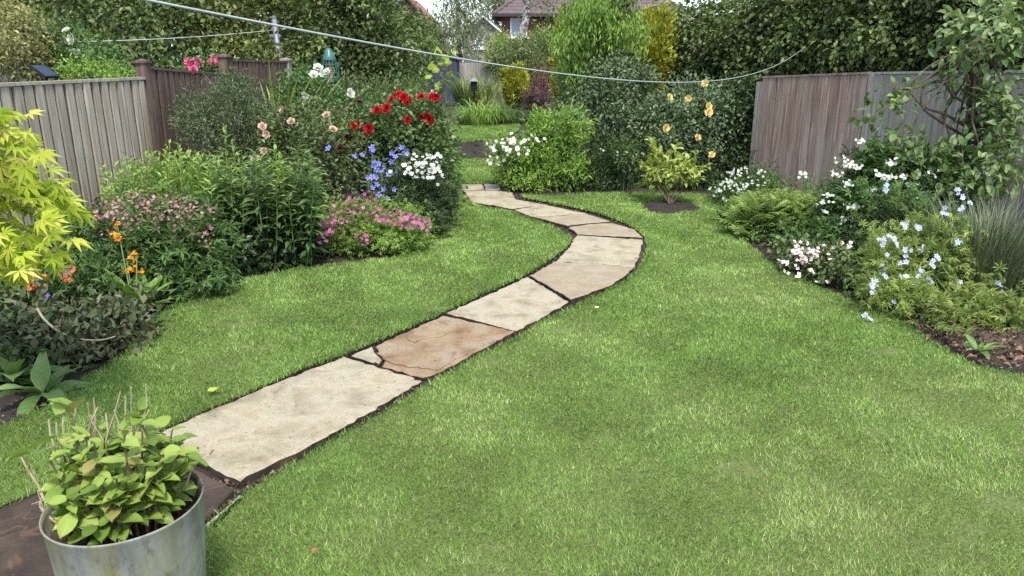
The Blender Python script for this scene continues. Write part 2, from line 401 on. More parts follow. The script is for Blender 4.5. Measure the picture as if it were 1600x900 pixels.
# ================================================================== GROUND
def soil_mat():
    m, n, b, o = newmat('soil'); g = node(n, 'ShaderNodeNewGeometry').outputs['Position']
    f = noise(n, g, 28, 8, .7); f2 = noise(n, g, .9, 3)
    c = ramp(n, [(.3, lin((20, 16, 13))), (.55, lin((42, 34, 28))), (.75, lin((74, 62, 52)))], f).outputs[0]
    c = mixc(n, c, lin((66, 60, 38)), ramp(n, [(.5, (0, 0, 0)), (.7, (.5, .5, .5))], f2).outputs[0])
    n.links.new(c, b.inputs['Base Color']); b.inputs['Roughness'].default_value = .95; bump(n, b, f, .9, .03); return m
soil_mat()
def lawn_mat():
    m, n, b, o = newmat('turf'); g = node(n, 'ShaderNodeNewGeometry').outputs['Position']
    f = noise(n, g, 90, 6, .7); f2 = noise(n, g, 1.3, 4)
    c = ramp(n, [(.3, lin((70, 80, 44))), (.5, lin((100, 114, 62))), (.7, lin((134, 140, 92)))], f).outputs[0]
    c = mixc(n, c, lin((112, 104, 74)), ramp(n, [(.5, (0, 0, 0)), (.75, (.6, .6, .6))], f2).outputs[0])
    n.links.new(c, b.inputs['Base Color']); b.inputs['Roughness'].default_value = .9; b.inputs['Specular IOR Level'].default_value = .1; bump(n, b, f, .9, .02); return m
lawn_mat()
def stone_mat(name, cols, spots=.5, orange=0.0):
    m, n, b, o = newmat(name); tcx = node(n, 'ShaderNodeTexCoord').outputs['Object']; g = node(n, 'ShaderNodeNewGeometry').outputs['Position']
    f = noise(n, g, 5.5, 8, .62, .4); c = ramp(n, [(.3 + .4 * i / (len(cols) - 1), lin(q)) for i, q in enumerate(cols)], f).outputs[0]
    if orange:
        c = mixc(n, c, lin((174, 140, 98)), ramp(n, [(.52, (0, 0, 0)), (.68, (orange,) * 3)], noise(n, g, 2.2, 4)).outputs[0])
    fine = noise(n, g, 120, 4, .8); c = mixc(n, c, ramp(n, [(.3, (.7,) * 3), (.7, (1.15,) * 3)], fine).outputs[0], 1.0, 'MULTIPLY')
    sp_ = ramp(n, [(.62, (0, 0, 0)), (.72, (spots,) * 3)], noise(n, g, 38, 3, .6)).outputs[0]
    c = mixc(n, c, lin((72, 64, 54)), sp_)
    pit = node(n, 'ShaderNodeTexVoronoi', Scale=34.0); n.links.new(g, pit.inputs['Vector']); pm_ = ramp(n, [(.08, (.7,) * 3), (.16, (0, 0, 0))], pit.outputs['Distance']).outputs[0]; c = mixc(n, c, lin((60, 54, 46)), mixc(n, (0, 0, 0), pm_, ramp(n, [(.5, (0, 0, 0)), (.6, (1, 1, 1))], noise(n, g, 4.5, 3)).outputs[0]))
    lich = ramp(n, [(.6, (0, 0, 0)), (.7, (.5,) * 3)], noise(n, g, 14, 5, .7)).outputs[0]; c = mixc(n, c, lin((166, 160, 144)), lich) if sum(cols[-1]) > 380 else c
    vn = ramp(n, [(.485, (0, 0, 0)), (.5, (.2,) * 3), (.515, (0, 0, 0))], noise(n, g, 2.6, 3, .5, .8)).outputs[0]; c = mixc(n, c, lin((150, 112, 84)), vn)
    st = ramp(n, [(.58, (0, 0, 0)), (.75, (.22,) * 3)], noise(n, g, 1.7, 6, .7)).outputs[0]; c = mixc(n, c, lin((118, 108, 92)), st)
    n.links.new(c, b.inputs['Base Color']); b.inputs['Roughness'].default_value = .85; b.inputs['Specular IOR Level'].default_value = .2
    hm = node(n, 'ShaderNodeMath', operation='MULTIPLY_ADD'); n.links.new(fine, hm.inputs[0]); hm.inputs[1].default_value = .25; n.links.new(f, hm.inputs[2])
    bump(n, b, hm.outputs[0], .75, .03); return m
stone_mat('stone_cream', [(118, 110, 90), (146, 137, 114), (163, 155, 133), (150, 138, 112)], .65, .12)
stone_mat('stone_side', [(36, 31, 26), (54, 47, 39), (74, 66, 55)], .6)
stone_mat('stone_buff', [(134, 120, 98), (146, 134, 112), (156, 146, 128)], .5, .2)
stone_mat('stone_orange', [(96, 78, 62), (122, 100, 76), (138, 118, 94), (144, 130, 108), (112, 90, 72)], .6, .15)
stone_mat('stone_brown', [(46, 39, 33), (62, 52, 44), (80, 68, 57)], .7, .04)
stone_mat('stone_grey', [(128, 124, 116), (150, 146, 136), (166, 160, 150)], .3)

m = MB(); S = 260
m.add([(-S, -60, 0), (S, -60, 0), (S, 420, 0), (-S, 420, 0)], [(0, 1, 2), (0, 2, 3)])
tag(m.build('ground', 'soil'), 'dark bare garden soil under beds and hedges', None, None, 'structure')

def smooth_poly(pts, k=6, closed=True):
    pts = np.asarray(pts, float); n = len(pts); out = []
    for i in range(n if closed else n - 1):
        p0, p1, p2, p3 = (pts[(i + j) % n] if closed else pts[min(max(i + j, 0), n - 1)] for j in (-1, 0, 1, 2))
        for t in np.linspace(0, 1, k, endpoint=False):
            out.append(.5 * ((2 * p1) + (-p0 + p2) * t + (2 * p0 - 5 * p1 + 4 * p2 - p3) * t * t + (-p0 + 3 * p1 - 3 * p2 + p3) * t ** 3))
    return np.array(out)
def densify(pts, step, jit=0.0):
    out = []
    for i in range(len(pts)):
        a, b = pts[i], pts[(i + 1) % len(pts)]; k = max(1, int(np.linalg.norm(b - a) / step))
        for j in range(k):
            q = a + (b - a) * j / k
            out.append(q + (rng.normal(size=2) * jit if j else rng.normal(size=2) * jit * .5))
    return np.array(out)
def plate(name, outline, z0, z1, mat, parent=None, bev=.0, drop=.01, zfun=None):
    """solid slab from a 2D outline (world xy)"""
    n = len(outline); c = outline.mean(0); V = []; inn = outline
    if bev:
        e = np.roll(outline, -1, 0) - np.roll(outline, 1, 0); nr = np.stack([e[:, 1], -e[:, 0]], 1); nr = unit(nr)
        ar = (outline[:, 0] * np.roll(outline[:, 1], -1) - outline[:, 1] * np.roll(outline[:, 0], -1)).sum()
        inn = outline - nr * bev * (1 if ar > 0 else -1)
    zz = (lambda p: z1) if zfun is None else zfun
    off = np.zeros(3) if parent is None else np.array(parent.location)
    for p in outline: V.append((p[0], p[1], z0))
    for p in outline: V.append((p[0], p[1], zz(p) - (drop if bev else 0)))
    for p in inn: V.append((p[0], p[1], zz(p)))
    me = bpy.data.meshes.new(name); F = [tuple(range(2 * n, 3 * n))]
    for k in (0, n):
        for i in range(n): F.append((k + i, k + (i + 1) % n, k + n + (i + 1) % n, k + n + i))
    if not bev: F = [tuple(range(n, 2 * n))] + F[1:n + 1]; V = V[:2 * n]
    me.from_pydata([tuple(np.array(v) - off) for v in V], [], F); me.update()
    import bmesh
    b = bmesh.new(); b.from_mesh(me); bmesh.ops.recalc_face_normals(b, faces=b.faces); b.to_mesh(me); b.free()
    o = link(name, me, parent); me.materials.append(MATS[mat] if isinstance(mat, str) else mat); return o
def GP(pts, z): return np.array([G(x, y, z)[:2] for x, y in pts])

LZ = .05
left_px = [(-330, 880), (-150, 836), (0, 786), (110, 738), (214, 688), (250, 668), (330, 633), (400, 603), (470, 573), (538, 549), (615, 517), (690, 485), (760, 453), (822, 425), (857, 403), (881, 384), (889, 371), (871, 359), (838, 344), (800, 331), (757, 323),
           (736, 316), (724, 304), (716, 300), (703, 301), (694, 312), (695, 334), (690, 358), (668, 384), (640, 397), (600, 404), (540, 410), (470, 419), (390, 434), (310, 458), (250, 490), (222, 520), (190, 556), (130, 590), (90, 622), (30, 650), (-60, 690), (-330, 760)]
right_px = [(377, 773), (421, 743), (482, 709), (562, 661), (641, 619), (681, 593), (741, 561), (811, 525), (860, 497), (900, 477), (950, 453), (985, 433), (1004, 411), (1014, 385), (1011, 369), (990, 352), (956, 338), (915, 326), (862, 315), (822, 307), (820, 303),
            (850, 304), (920, 302), (1000, 301), (1060, 301), (1105, 304), (1128, 322), (1146, 356), (1172, 386), (1212, 414), (1262, 440), (1316, 462), (1362, 480), (1412, 504), (1462, 536), (1510, 562), (1580, 582), (1700, 600), (1900, 640), (2100, 800), (1900, 1250), (900, 1400), (100, 1300), (180, 1020), (262, 885), (318, 826), (345, 798)]
far_px = [(704, 281), (782, 282), (786, 262), (778, 246), (782, 224), (812, 200), (806, 191), (756, 191), (706, 190), (704, 215), (698, 246)]
lawns = []; LZS = (.05, .04, .05)
for i, (px, k) in enumerate(((left_px, 5), (right_px, 5), (far_px, 5))):
    LZ = LZS[i]; o2 = smooth_poly(GP(px, LZ), k); lawns.append(o2)
    ob = plate('lawn', densify(o2, .04, .008), -.01, LZ - .012, 'turf'); ob.data.materials.append(MATS['soil'])
    for q in ob.data.polygons: q.material_index = 0 if abs(q.normal.z) > .5 else 1
    tag(ob, ('strip of mown lawn between the curving stone path and the rose bed', 'large mown lawn between the curving stone path and the fence bed', 'small far lawn beyond the end of the stone path')[i], None, None, 'structure')

def inside(poly, x, y):
    r = np.zeros(len(x), bool); n = len(poly)
    for i in range(n):
        x0, y0 = poly[i]; x1, y1 = poly[(i + 1) % n]
        c = ((y0 > y) != (y1 > y)); xi = (x1 - x0) * (y - y0) / (y1 - y0 + 1e-12) + x0; r ^= c & (x < xi)
    return r
def grass(poly, dens, name, label, LZ=.05):
    lo, hi = poly.min(0), poly.max(0); hi = np.minimum(hi, [8.5, 30]); lo = np.maximum(lo, [-6, 1.55])
    n = int(dens(lo[1]) * (hi - lo).prod()); x = lo[0] + rng.random(n) * (hi[0] - lo[0]); y = lo[1] + rng.random(n) * (hi[1] - lo[1])
    keep = rng.random(n) < dens(y) / dens(lo[1]); keep &= (x > -.72 * y - .7) & (x < .72 * y + 1.5); x, y = x[keep], y[keep]
    ok = inside(poly, x, y); x, y = x[ok], y[ok]
    g1 = np.random.default_rng(11); wear = np.zeros(len(x)); bare = np.zeros(len(x))
    for wx, wy, wr in ((1.3, 2.5, .7), (.35, 2.6, .35), (2.1, 3.3, .6), (-.2, 3.2, .3), (.9, 3.1, .4), (3.2, 3.9, .5), (-1.6, 3.9, .35), (.2, 4.3, .4), (1.6, 5.2, .5), (2.0, 2.3, .6), (-.5, 2.3, .22), (-.1, 2.0, .25), (2.7, 2.9, .4), (1.0, 1.95, .4)):
        wear = np.maximum(wear, np.exp(-((x - wx) ** 2 + (y - wy) ** 2) / wr ** 2))
    for i in range(70):                                     # small worn spots and worm casts
        wx, wy = g1.random() * 6 - 2.2, 1.9 + g1.random() ** 1.5 * 6; wr = .02 + .06 * g1.random() ** 2; bare = np.maximum(bare, np.exp(-(((x - wx) * .7) ** 2 + (y - wy) ** 2) / wr ** 2))
    keep = rng.random(len(x)) > .9 * bare + .38 * wear; x, y, wear = x[keep], y[keep], wear[keep]; n = len(x)
    # extra blades flopping over the cut edge
    d = densify(poly, .004); d = d[(d[:, 1] > 1.6) & (d[:, 1] < 11) & (abs(d[:, 0]) < .72 * d[:, 1] + .5)]; d = np.repeat(d, 3, 0); d = d + rng.normal(size=d.shape) * .012; ne = len(d)
    x = np.concatenate([x, d[:, 0]]); y = np.concatenate([y, d[:, 1]]); wear = np.concatenate([wear, np.zeros(ne)]); n += ne
    pat = .5 + .5 * np.sin(x * 2.3 + 1.7 * np.sin(y * 1.9)) * np.sin(y * 2.9 + 1.3 * np.sin(x * 2.1 + 1)); fine = .5 + .5 * np.sin(11 * x + 3 * np.sin(9 * y)) * np.sin(12 * y + 2 * np.sin(10 * x))
    moss = np.clip(np.sin(3.7 * x + 2.2 * np.sin(2.6 * y + 1)) * np.sin(4.1 * y + 1.8 * np.sin(3.1 * x)) - .25, 0, 1)
    tuft = .5 + .5 * np.sin(43 * x + 3 * np.sin(17 * y + 5 * pat)) * np.sin(39 * y + 3 * np.sin(19 * x)); h = (.008 + .011 * rng.random(n)) * (.55 + .3 * pat + .35 * fine + .5 * tuft) * (1 - .35 * moss); h[-ne:] *= 1.5
    wd = .0012 * np.clip(y / 2.2, 1, 7) * (.7 + .7 * rng.random(n)); a = rng.random(n) * 6.283
    lean = h * (.2 + .9 * rng.random(n)); b = rng.random(n) * 6.283
    stripe = np.clip(2.5 * np.sin((x * .93 + y * .36 + .05 * np.sin(2.3 * y + x)) / .42 * math.pi), -1, 1)      # mowing direction
    B = np.stack([x, y, np.full(n, LZ - .014)], 1); t = np.stack([np.cos(a), np.sin(a), np.zeros(n)], 1) * wd[:, None]
    tip = B + np.stack([np.cos(b) * lean - .36 * .2 * h * stripe, np.sin(b) * lean + .93 * .2 * h * stripe, h], 1)
    V = np.stack([B - t, B + t, tip], 1).reshape(-1, 3)
    dry = .5 + .5 * np.sin(1.1 * x + 2.0 * np.sin(.9 * y) + .5) * np.cos(1.3 * y - .8 * x)
    rn = np.clip(rng.normal(  .43 + .2 * (dry - .5) + .17 * wear - .28 * moss + .18 * (fine - .5) + .2 * (tuft - .5), .27), 0, 1)
    me = mesh_np(name, V, np.arange(3 * n).reshape(-1, 3), np.repeat(rn, 3)); me.materials.append(MATS['grass_blade'])
    tag(link(name, me), label, 'grass', None, 'stuff'); return n
ng = 0
dn = lambda y: 54000 * np.clip(2.2 / y, 0, 1) ** 1.25
ng += grass(lawns[0], dn, 'grass', 'short mown grass on the lawn strip beside the rose bed', LZS[0])
ng += grass(lawns[1], dn, 'grass', 'short mown grass with pale patches on the large lawn', LZS[1])
ng += grass(lawns[2], dn, 'grass', 'short mown grass on the small far lawn', LZS[2])
print('grass blades', ng)

# ---- path slabs
path = link('path', None, None, (0, 5, 0)); tag(path, 'curving path of uneven sandstone slabs through the lawn', None, None, 'structure')
SLABS = [
    ('stone_cream', [(234, 684), (330, 640), (440, 594), (538, 556), (600, 574), (660, 594), (600, 630), (500, 688), (374, 753), (327, 731)]),
    ('stone_cream', [(548, 554), (582, 540), (588, 552), (597, 562), (591, 568)]),
    ('stone_orange', [(586, 539), (640, 515), (692, 493), (750, 505), (804, 518), (740, 552), (678, 585), (660, 588), (597, 570), (601, 561), (592, 551)]),
    ('stone_cream', [(697, 490), (760, 462), (824, 433), (889, 470), (850, 493), (807, 516), (750, 502)]),
    ('stone_buff', [(828, 431), (866, 409), (930, 411), (990, 417), (978, 429), (950, 448), (892, 469)]),
    ('stone_cream', [(868, 407), (888, 387), (901, 368), (950, 371), (1004, 374), (1000, 395), (991, 415), (930, 409)]),
    ('stone_buff', [(902, 366), (889, 355), (920, 350), (956, 348), (992, 359), (1004, 372), (950, 369)]),
    ('stone_buff', [(886, 353), (833, 339), (870, 338), (917, 334), (953, 346), (918, 349)]),
    ('stone_cream', [(830, 338), (804, 328), (830, 323), (858, 321), (916, 333), (870, 336)]),
    ('stone_cream', [(800, 326), (768, 320), (790, 313), (808, 312), (856, 320), (828, 322)]),
    ('stone_cream', [(736, 314), (725, 298), (778, 298), (800, 301), (806, 311), (788, 312), (766, 319)]),
    ('stone_cream', [(696, 296), (709, 285), (753, 285), (757, 296)]),
    ('stone_grey', [(759, 296), (756, 287), (779, 288), (782, 296)]),
]
for i, (mt, px) in enumerate(SLABS):
    z = .032 + rng.normal() * .003; g = GP(px, .032); c = g.mean(0); g = c + (g - c) * .993; tx, ty = rng.normal(size=2) * .006
    d = densify(g, .035, .005); d = d + .0025 * np.stack([np.sin(d[:, 1] * 23 + i), np.sin(d[:, 0] * 19 + 2 * i)], 1) + .002 * np.stack([np.sin(d[:, 1] * 61 + i), np.sin(d[:, 0] * 57)], 1)
    o = plate('slab', d, -.01, z, mt, path, .007, .006, lambda p: z + (p[0] - c[0]) * tx + (p[1] - c[1]) * ty); o.data.materials.append(MATS['stone_side'])
    for q in o.data.polygons: q.material_index = 0 if abs(q.normal.z) > .55 else 1
fl = densify(GP([(636, 528), (664, 512), (698, 498), (744, 506), (734, 516), (706, 516), (684, 526), (662, 528), (648, 534)], .038), .03, .004)
plate('flake', fl, .03, .0385, 'stone_orange', path, .004, .003)
fl = densify(GP([(600, 560), (628, 541), (676, 530), (740, 516), (790, 519), (735, 548), (680, 578), (612, 566)], .036), .03, .006)
plate('flake', fl, .03, .0355, 'stone_orange', path, .003, .002)
patio = link('patio', None, None, (-1.2, 2.2, 0)); tag(patio, 'brown stone paving under the metal plant pot', None, None, 'structure')
for px in ([(228, 692), (318, 738), (366, 764), (330, 802), (262, 868), (114, 742)], [(107, 745), (256, 873), (120, 990), (-28, 880), (-44, 800)], [(-50, 803), (-36, 884), (110, 1000), (-300, 1100), (-320, 890)]):
    g = GP(px, .03); c = g.mean(0); g = c + (g - c) * .985
    plate('slab', densify(g, .06, .005), -.01, .03, 'stone_brown', patio, .007, .006)
plate('edging', densify(GP([(372, 772), (384, 776), (336, 826), (322, 816)], .03), .05, .003), -.01, .028, 'stone_grey', patio, .005, .005)
# soil mound and patch beyond the path
def mound(name, label, c, rx, ry, h, mat='soil', n=18, k=7):
    V = [(c[0], c[1], c[2] + h)]; F = []
    for i in range(1, k + 1):
        for j in range(n):
            a = 2 * math.pi * j / n; t = i / k; q = 1 + .12 * math.sin(3 * a + c[0]) + .08 * rng.normal()
            V.append((c[0] + rx * t * math.cos(a) * q, c[1] + ry * t * math.sin(a) * q, c[2] + h * (1 - t * t) * (1 + .35 * rng.normal() * (t < 1)) - (.02 if i == k else 0)))
    for j in range(n): F.append((0, 1 + j, 1 + (j + 1) % n))
    for i in range(k - 1):
        for j in range(n):
            p, q = 1 + i * n + j, 1 + i * n + (j + 1) % n; F += [(p, p + n, q + n), (p, q + n, q)]
    m = MB(); m.add(V, F); return tag(m.build(name, mat), label, None, None, 'structure')
mound('soil_patch', 'bare dug soil patch on the far lawn', G(742, 233, .05), .75, 1.3, .09, n=26, k=9)
mound('soil_ring', 'ring of bare soil round the young shrub on the lawn', G(1046, 322, .05), .33, .3, .03)
mound('soil_patch', 'brown dry bed edge below the tall grasses', G(760, 188, .05), 1.4, 1.2, .07, n=26, k=8)

# ================================================================== FENCES
woodmat('wood_grey', [(108, 100, 88), (142, 134, 120), (168, 160, 145), (184, 177, 162)], (134, 119, 99), .45)
woodmat('wood_brown', [(58, 46, 40), (80, 66, 58), (102, 88, 78), (124, 112, 102)], (78, 58, 50), .6)
woodmat('wood_redbrown', [(80, 64, 54), (114, 93, 81), (136, 116, 104), (190, 180, 170)], (150, 140, 130), .55)
woodmat('wood_greypanel', [(100, 96, 90), (126, 122, 115), (148, 144, 136), (164, 160, 152)], (118, 104, 94), .3)
woodmat('wood_shed', [(54, 58, 72), (64, 69, 84), (75, 80, 96)], None)
def box_mesh(name, sx, sy, sz, mat, taper=0.0):
    """box with a top edge cut slightly slanted; origin at the middle of its foot"""
    V = [(-sx / 2, -sy / 2, 0), (sx / 2, -sy / 2, 0), (sx / 2, sy / 2, 0), (-sx / 2, sy / 2, 0), (-sx / 2, -sy / 2, sz), (sx / 2, -sy / 2, sz - taper), (sx / 2, sy / 2, sz - taper), (-sx / 2, sy / 2, sz)]
    me = mesh_np(name, V, BOXF, np.zeros(8)); me.materials.append(MATS[mat]); return me
def fence_panel(label, A, B, z0, zA, zB, nb, bw, mat, front, back=True, name='wooden_fence', group=None, lean=0.0, rails=True, off=.028, captop=True):
    """A,B: foot points (xy) ; front: unit xy vector to the garden side; each board is a child"""
    A, B = np.asarray(A[:2], float), np.asarray(B[:2], float); d = B - A; ln = np.linalg.norm(d); u = d / ln; ang = math.atan2(u[1], u[0])
    r = root(name, (A[0], A[1], 0), label, 'fence', group); f = np.asarray(front, float)
    step = ln / nb; bw = step * .99 if not back else bw; me = box_mesh('board', bw, .018, 1.0, mat, .004)
    for layer in ((1, 0) if back else (1,)):
        for i in range(nb if layer else nb - 1):
            s = (i + (.5 if layer else 1.0)) * step; q = A + u * s + f * (off if layer else 0.0) + f * rng.normal() * .002
            h = zA + (zB - zA) * s / ln - z0 + rng.normal() * .004
            o = link('board', me, r, (q[0] - A[0], q[1] - A[1], z0)); o.scale = (1 + rng.normal() * .03, 1, h); o.rotation_euler = (0, rng.normal() * .004 + lean, ang)
    if captop:
        m = MB(); a3, b3 = np.array([*(A + f * .012), zA + .012]), np.array([*(B + f * .012), zB + .012]); m.obox(a3, b3, (*f, 0), UP, .034, .012); m.build('capping_rail', mat, r)
    if rails:
        for t in (.22, .8):
            m = MB(); a3, b3 = np.array([*(A - f * .04), z0 + (zA - z0) * t]), np.array([*(B - f * .04), z0 + (zB - z0) * t]); m.obox(a3, b3, (*f, 0), UP, .02, .035); m.build('rail', mat, r)
    return r
def fence_post(label, xy, z, mat, w=.1, cap=True, ang=0.0, group=None):
    r = root('fence_post', (xy[0], xy[1], 0), label, 'fence post', group)
    me = box_mesh('shaft', w, w, z, mat); o = link('shaft', me, r); o.rotation_euler = (0, 0, ang)
    if cap:
        m = MB(); c = np.array([xy[0], xy[1], z])
        m.box(c + (-w * .68, -w * .68, .001), c + (w * .68, w * .68, .025)); h = w * .55
        m.add([c + (-h, -h, .025), c + (h, -h, .025), c + (h, h, .025), c + (-h, h, .025), c + (0, 0, .045)], [(0, 1, 4), (1, 2, 4), (2, 3, 4), (3, 0, 4)])
        m.build('cap', mat, r)
    return r
FX0, FA = -4.40, .09
def lf(px, off=0.0):                 # where the left fence line meets this pixel column (near the horizon)
    u = (px - 800) / FPX; # X/zc with zc ~ Y*cp + (1.6-z)*sp
    Y = 6.0
    for _ in range(20): Y = (FX0 - u * .15 * sp - off) / (u * cp - FA)
    return np.array([FX0 + FA * Y, Y])
def zat(xy, py):                     # height seen at photo row py over a ground point
    for z in np.linspace(-.5, 8, 3401):
        zc = xy[1] * cp + (CAM_H - z) * sp; yc = (CAM_H - z) * cp - xy[1] * sp
        if 450 + FPX * yc / zc <= py: return z
    return 8
p1, p2, p3 = lf(226), lf(353), lf(449)
u = p1 - lf(100); u /= np.linalg.norm(u); fr = np.array([u[1], -u[0]])
p0 = p1 - u * 1.9
fence_panel('long grey weathered board fence panel behind the yellow maple', p1 - u * 3.36, p1 - u * .06, .05, zat(p1, 128), zat(p1, 124), 27, .085, 'wood_grey', fr)
fence_post('brown capped fence post where the grey panel meets the brown one', p1, zat(p1, 99), 'wood_brown', .1, True, math.atan2(u[1], u[0]))
fence_panel('dark brown board fence panel behind the grey green shrub', p1 + u * .06, p2 - u * .06, .05, zat(p1, 109), zat(p2, 118), 15, .085, 'wood_brown', fr)
fence_post('brown capped fence post beside the pink climbing rose', p2, zat(p2, 90), 'wood_brown', .11, True, math.atan2(u[1], u[0]))
fence_panel('greyish brown board fence panel behind the sword-leaved plant', p2 + u * .06, p3 - u * .06, .05, zat(p2, 96), zat(p3, 98), 15, .085, 'wood_brown', fr)
fence_post('greyish capped fence post at the far end of the board fence', p3, zat(p3, 95), 'wood_greypanel', .11, True, math.atan2(u[1], u[0]))
# right fence
q0 = P(1190, 130, 10.0)[:2]; q1 = P(1366, 118, 8.6)[:2]; q2 = P(1566, 116, 7.25)[:2]; q3 = q2 + (q2 - q1) * 1.05
u2 = unit(q1 - q0); f2 = np.array([-abs(u2[1]), -abs(u2[0])])
fence_panel('reddish brown peeling wooden fence panel beside the dark ivy', q0 + u2 * .05, q1 - u2 * .05, .05, zat(q0, 122), zat(q1, 116), 13, .139, 'wood_redbrown', f2, False)
u3 = unit(q2 - q1); f3 = np.array([u3[1], -u3[0]]); f3 = f3 if f3[0] < 0 else -f3
fence_panel('grey wooden fence panel behind the small apple tree', q1 + u3 * .05, q2 - u3 * .05, .05, zat(q1, 116), zat(q2, 114), 12, .139, 'wood_greypanel', f3, False)
fence_panel('grey wooden fence panel at the right edge behind the lavender', q2 + u3 * .05, q3 - u3 * .05, .05, zat(q2, 114), zat(q2, 114), 12, .139, 'wood_greypanel', f3, False)
fence_post('grey fence post at the ivy end of the reddish fence', q0, zat(q0, 128), 'wood_greypanel', .09, False, math.atan2(u2[1], u2[0]))
fence_post('grey fence post between the reddish and the grey panels', q1, zat(q1, 113), 'wood_greypanel', .08, False, math.atan2(u2[1], u2[0]))
fence_post('grey fence post behind the apple tree trunk', q2, zat(q2, 112), 'wood_greypanel', .08, False, math.atan2(u3[1], u3[0]))
# back fence
xs = [P(610, 100, 33)[0] + 1.9 * i for i in range(4)]
for i, l in enumerate(('grey brown back fence panel left of the blue shed', 'grey back fence panel partly behind the blue shed', 'grey back fence panel between the shed and the dark hedge shrub')):
    fence_panel(l, (xs[i] + .05, 33), (xs[i + 1] - .05, 33), .05, 1.66, 1.66, 13, .136, 'wood_brown' if i == 0 else 'wood_greypanel', (0, -1), False)
for i, l in enumerate(('far grey post at the left end of the back fence', 'grey post just left of the blue shed', 'grey post of the back fence at right of the shed', 'grey back fence post behind the dark hedge shrub')):
    fence_post(l, (xs[i], 33), 1.72, 'wood_greypanel', .1, False)

# ================================================================== SHED
def shed():
    Y = 30.6; x0, x1 = P(661, 165, Y)[0], P(714, 165, Y)[0]; xm = (x0 + x1) / 2; ze, zp = 1.78, 2.22; D = 1.9
    r = root('garden_shed', (xm, Y, 0), 'small blue grey garden shed with a pitched roof', 'shed')
    nb = 9; bwid = (x1 - x0) / nb
    for i in range(nb):                                   # front boards follow the gable
        a, b = x0 + i * bwid + .004, x0 + (i + 1) * bwid - .004; h = lambda x: zp - abs(x - xm) / ((x1 - x0) / 2) * (zp - ze) - .03
        m = MB(); m.add([(a, Y, .05), (b, Y, .05), (b, Y + .02, .05), (a, Y + .02, .05), (a, Y, h(a)), (b, Y, h(b)), (b, Y + .02, h(b)), (a, Y + .02, h(a))], BOXF); m.build('board', 'wood_shed', r)
    m = MB()
    for x in (x0, x1 - .02): m.box((x, Y + .021, .05), (x + .02, Y + D, ze - .03))
    m.box((x0, Y + D, .05), (x1, Y + D + .02, ze)); m.build('side_wall', 'wood_shed', r)
    m = MB()
    for s in (-1, 1):
        a = np.array([xm, 0, zp]); b = np.array([xm + s * ((x1 - x0) / 2 + .09), 0, ze - .05]); n_ = np.array([s * (zp - ze), 0, (x1 - x0) / 2]); n_ = n_ / np.linalg.norm(n_) * .03
        V = [];
        for y in (Y - .08, Y + D + .08): V += [(a[0], y, a[2]), (b[0], y, b[2]), (b[0] + n_[0], y, b[2] + n_[2]), (a[0] + n_[0] * 0, y, a[2] + .035)]
        m.add(V, BOXF)
    m.build('roof', 'dark_fascia', r)
    m = MB(); xa, xb = x0 + .33, x1 - .25
    for x in (xa, xb): m.box((x - .025, Y - .025, .08), (x + .025, Y - .003, 1.7))
    m.box((xa + .03, Y - .025, 1.62), (xb - .03, Y - .003, 1.7)); d = m.build('door_frame', 'wood_shed', r)
    m = MB(); m.box((xb - .12, Y - .05, .95), (xb - .08, Y - .027, 1.05)); m.build('handle', 'black_metal', r)
    m = MB(); m.box((x0 - .02, Y - .018, .05), (x0 + .05, Y - .002, ze - .03)); m.build('corner_trim', 'wood_shed', r); m = MB(); m.box((x1 - .05, Y - .018, .05), (x1 + .02, Y - .002, ze - .03)); m.build('corner_trim', 'wood_shed', r)
shed()

# ================================================================== HOUSES
def brick_mat():
    m, n, b, o = newmat('brick'); tcx = node(n, 'ShaderNodeTexCoord').outputs['Object']
    sx = node(n, 'ShaderNodeSeparateXYZ'); n.links.new(tcx, sx.inputs[0]); ad = node(n, 'ShaderNodeMath', operation='ADD'); n.links.new(sx.outputs[0], ad.inputs[0]); n.links.new(sx.outputs[1], ad.inputs[1])
    cb = node(n, 'ShaderNodeCombineXYZ'); n.links.new(ad.outputs[0], cb.inputs[0]); n.links.new(sx.outputs[2], cb.inputs[1])
    k = node(n, 'ShaderNodeTexBrick', Scale=4.4); k.inputs['Color1'].default_value = (*lin((118, 64, 51)), 1); k.inputs['Color2'].default_value = (*lin((98, 54, 45)), 1); k.inputs['Mortar'].default_value = (*lin((128, 112, 102)), 1); k.inputs['Mortar Size'].default_value = .025
    k.inputs['Row Height'].default_value = .33; k.inputs['Brick Width'].default_value = 1.0
    n.links.new(cb.outputs[0], k.inputs['Vector']); n.links.new(k.outputs[0], b.inputs['Base Color']); b.inputs['Roughness'].default_value = .9
def tile_mat(name, c):
    m, n, b, o = newmat(name); tcx = node(n, 'ShaderNodeTexCoord').outputs['Object']
    wv = node(n, 'ShaderNodeTexWave', Scale=1.6, Distortion=.3); wv.bands_direction = 'Z'; n.links.new(tcx, wv.inputs['Vector'])
    c0 = lin(c); f = noise(n, tcx, 5, 5); col = ramp(n, [(.3, tuple(x * .75 for x in c0)), (.7, tuple(x * 1.2 for x in c0))], f).outputs[0]
    col = mixc(n, col, ramp(n, [(.0, (.55,) * 3), (.3, (1, 1, 1))], wv.outputs['Fac']).outputs[0], 1.0, 'MULTIPLY')
    n.links.new(col, b.inputs['Base Color']); b.inputs['Roughness'].default_value = .85; bump(n, b, wv.outputs['Fac'], .6, .03)
brick_mat(); tile_mat('tile_brown', (88, 75, 75)); tile_mat('tile_red', (134, 88, 72)); tile_mat('tile_grey', (88, 92, 86))
m_, n_, b_, o_ = newmat('window_glass'); b_.inputs['Base Color'].default_value = (.22, .27, .31, 1); b_.inputs['Roughness'].default_value = .08; b_.inputs['Specular IOR Level'].default_value = .8
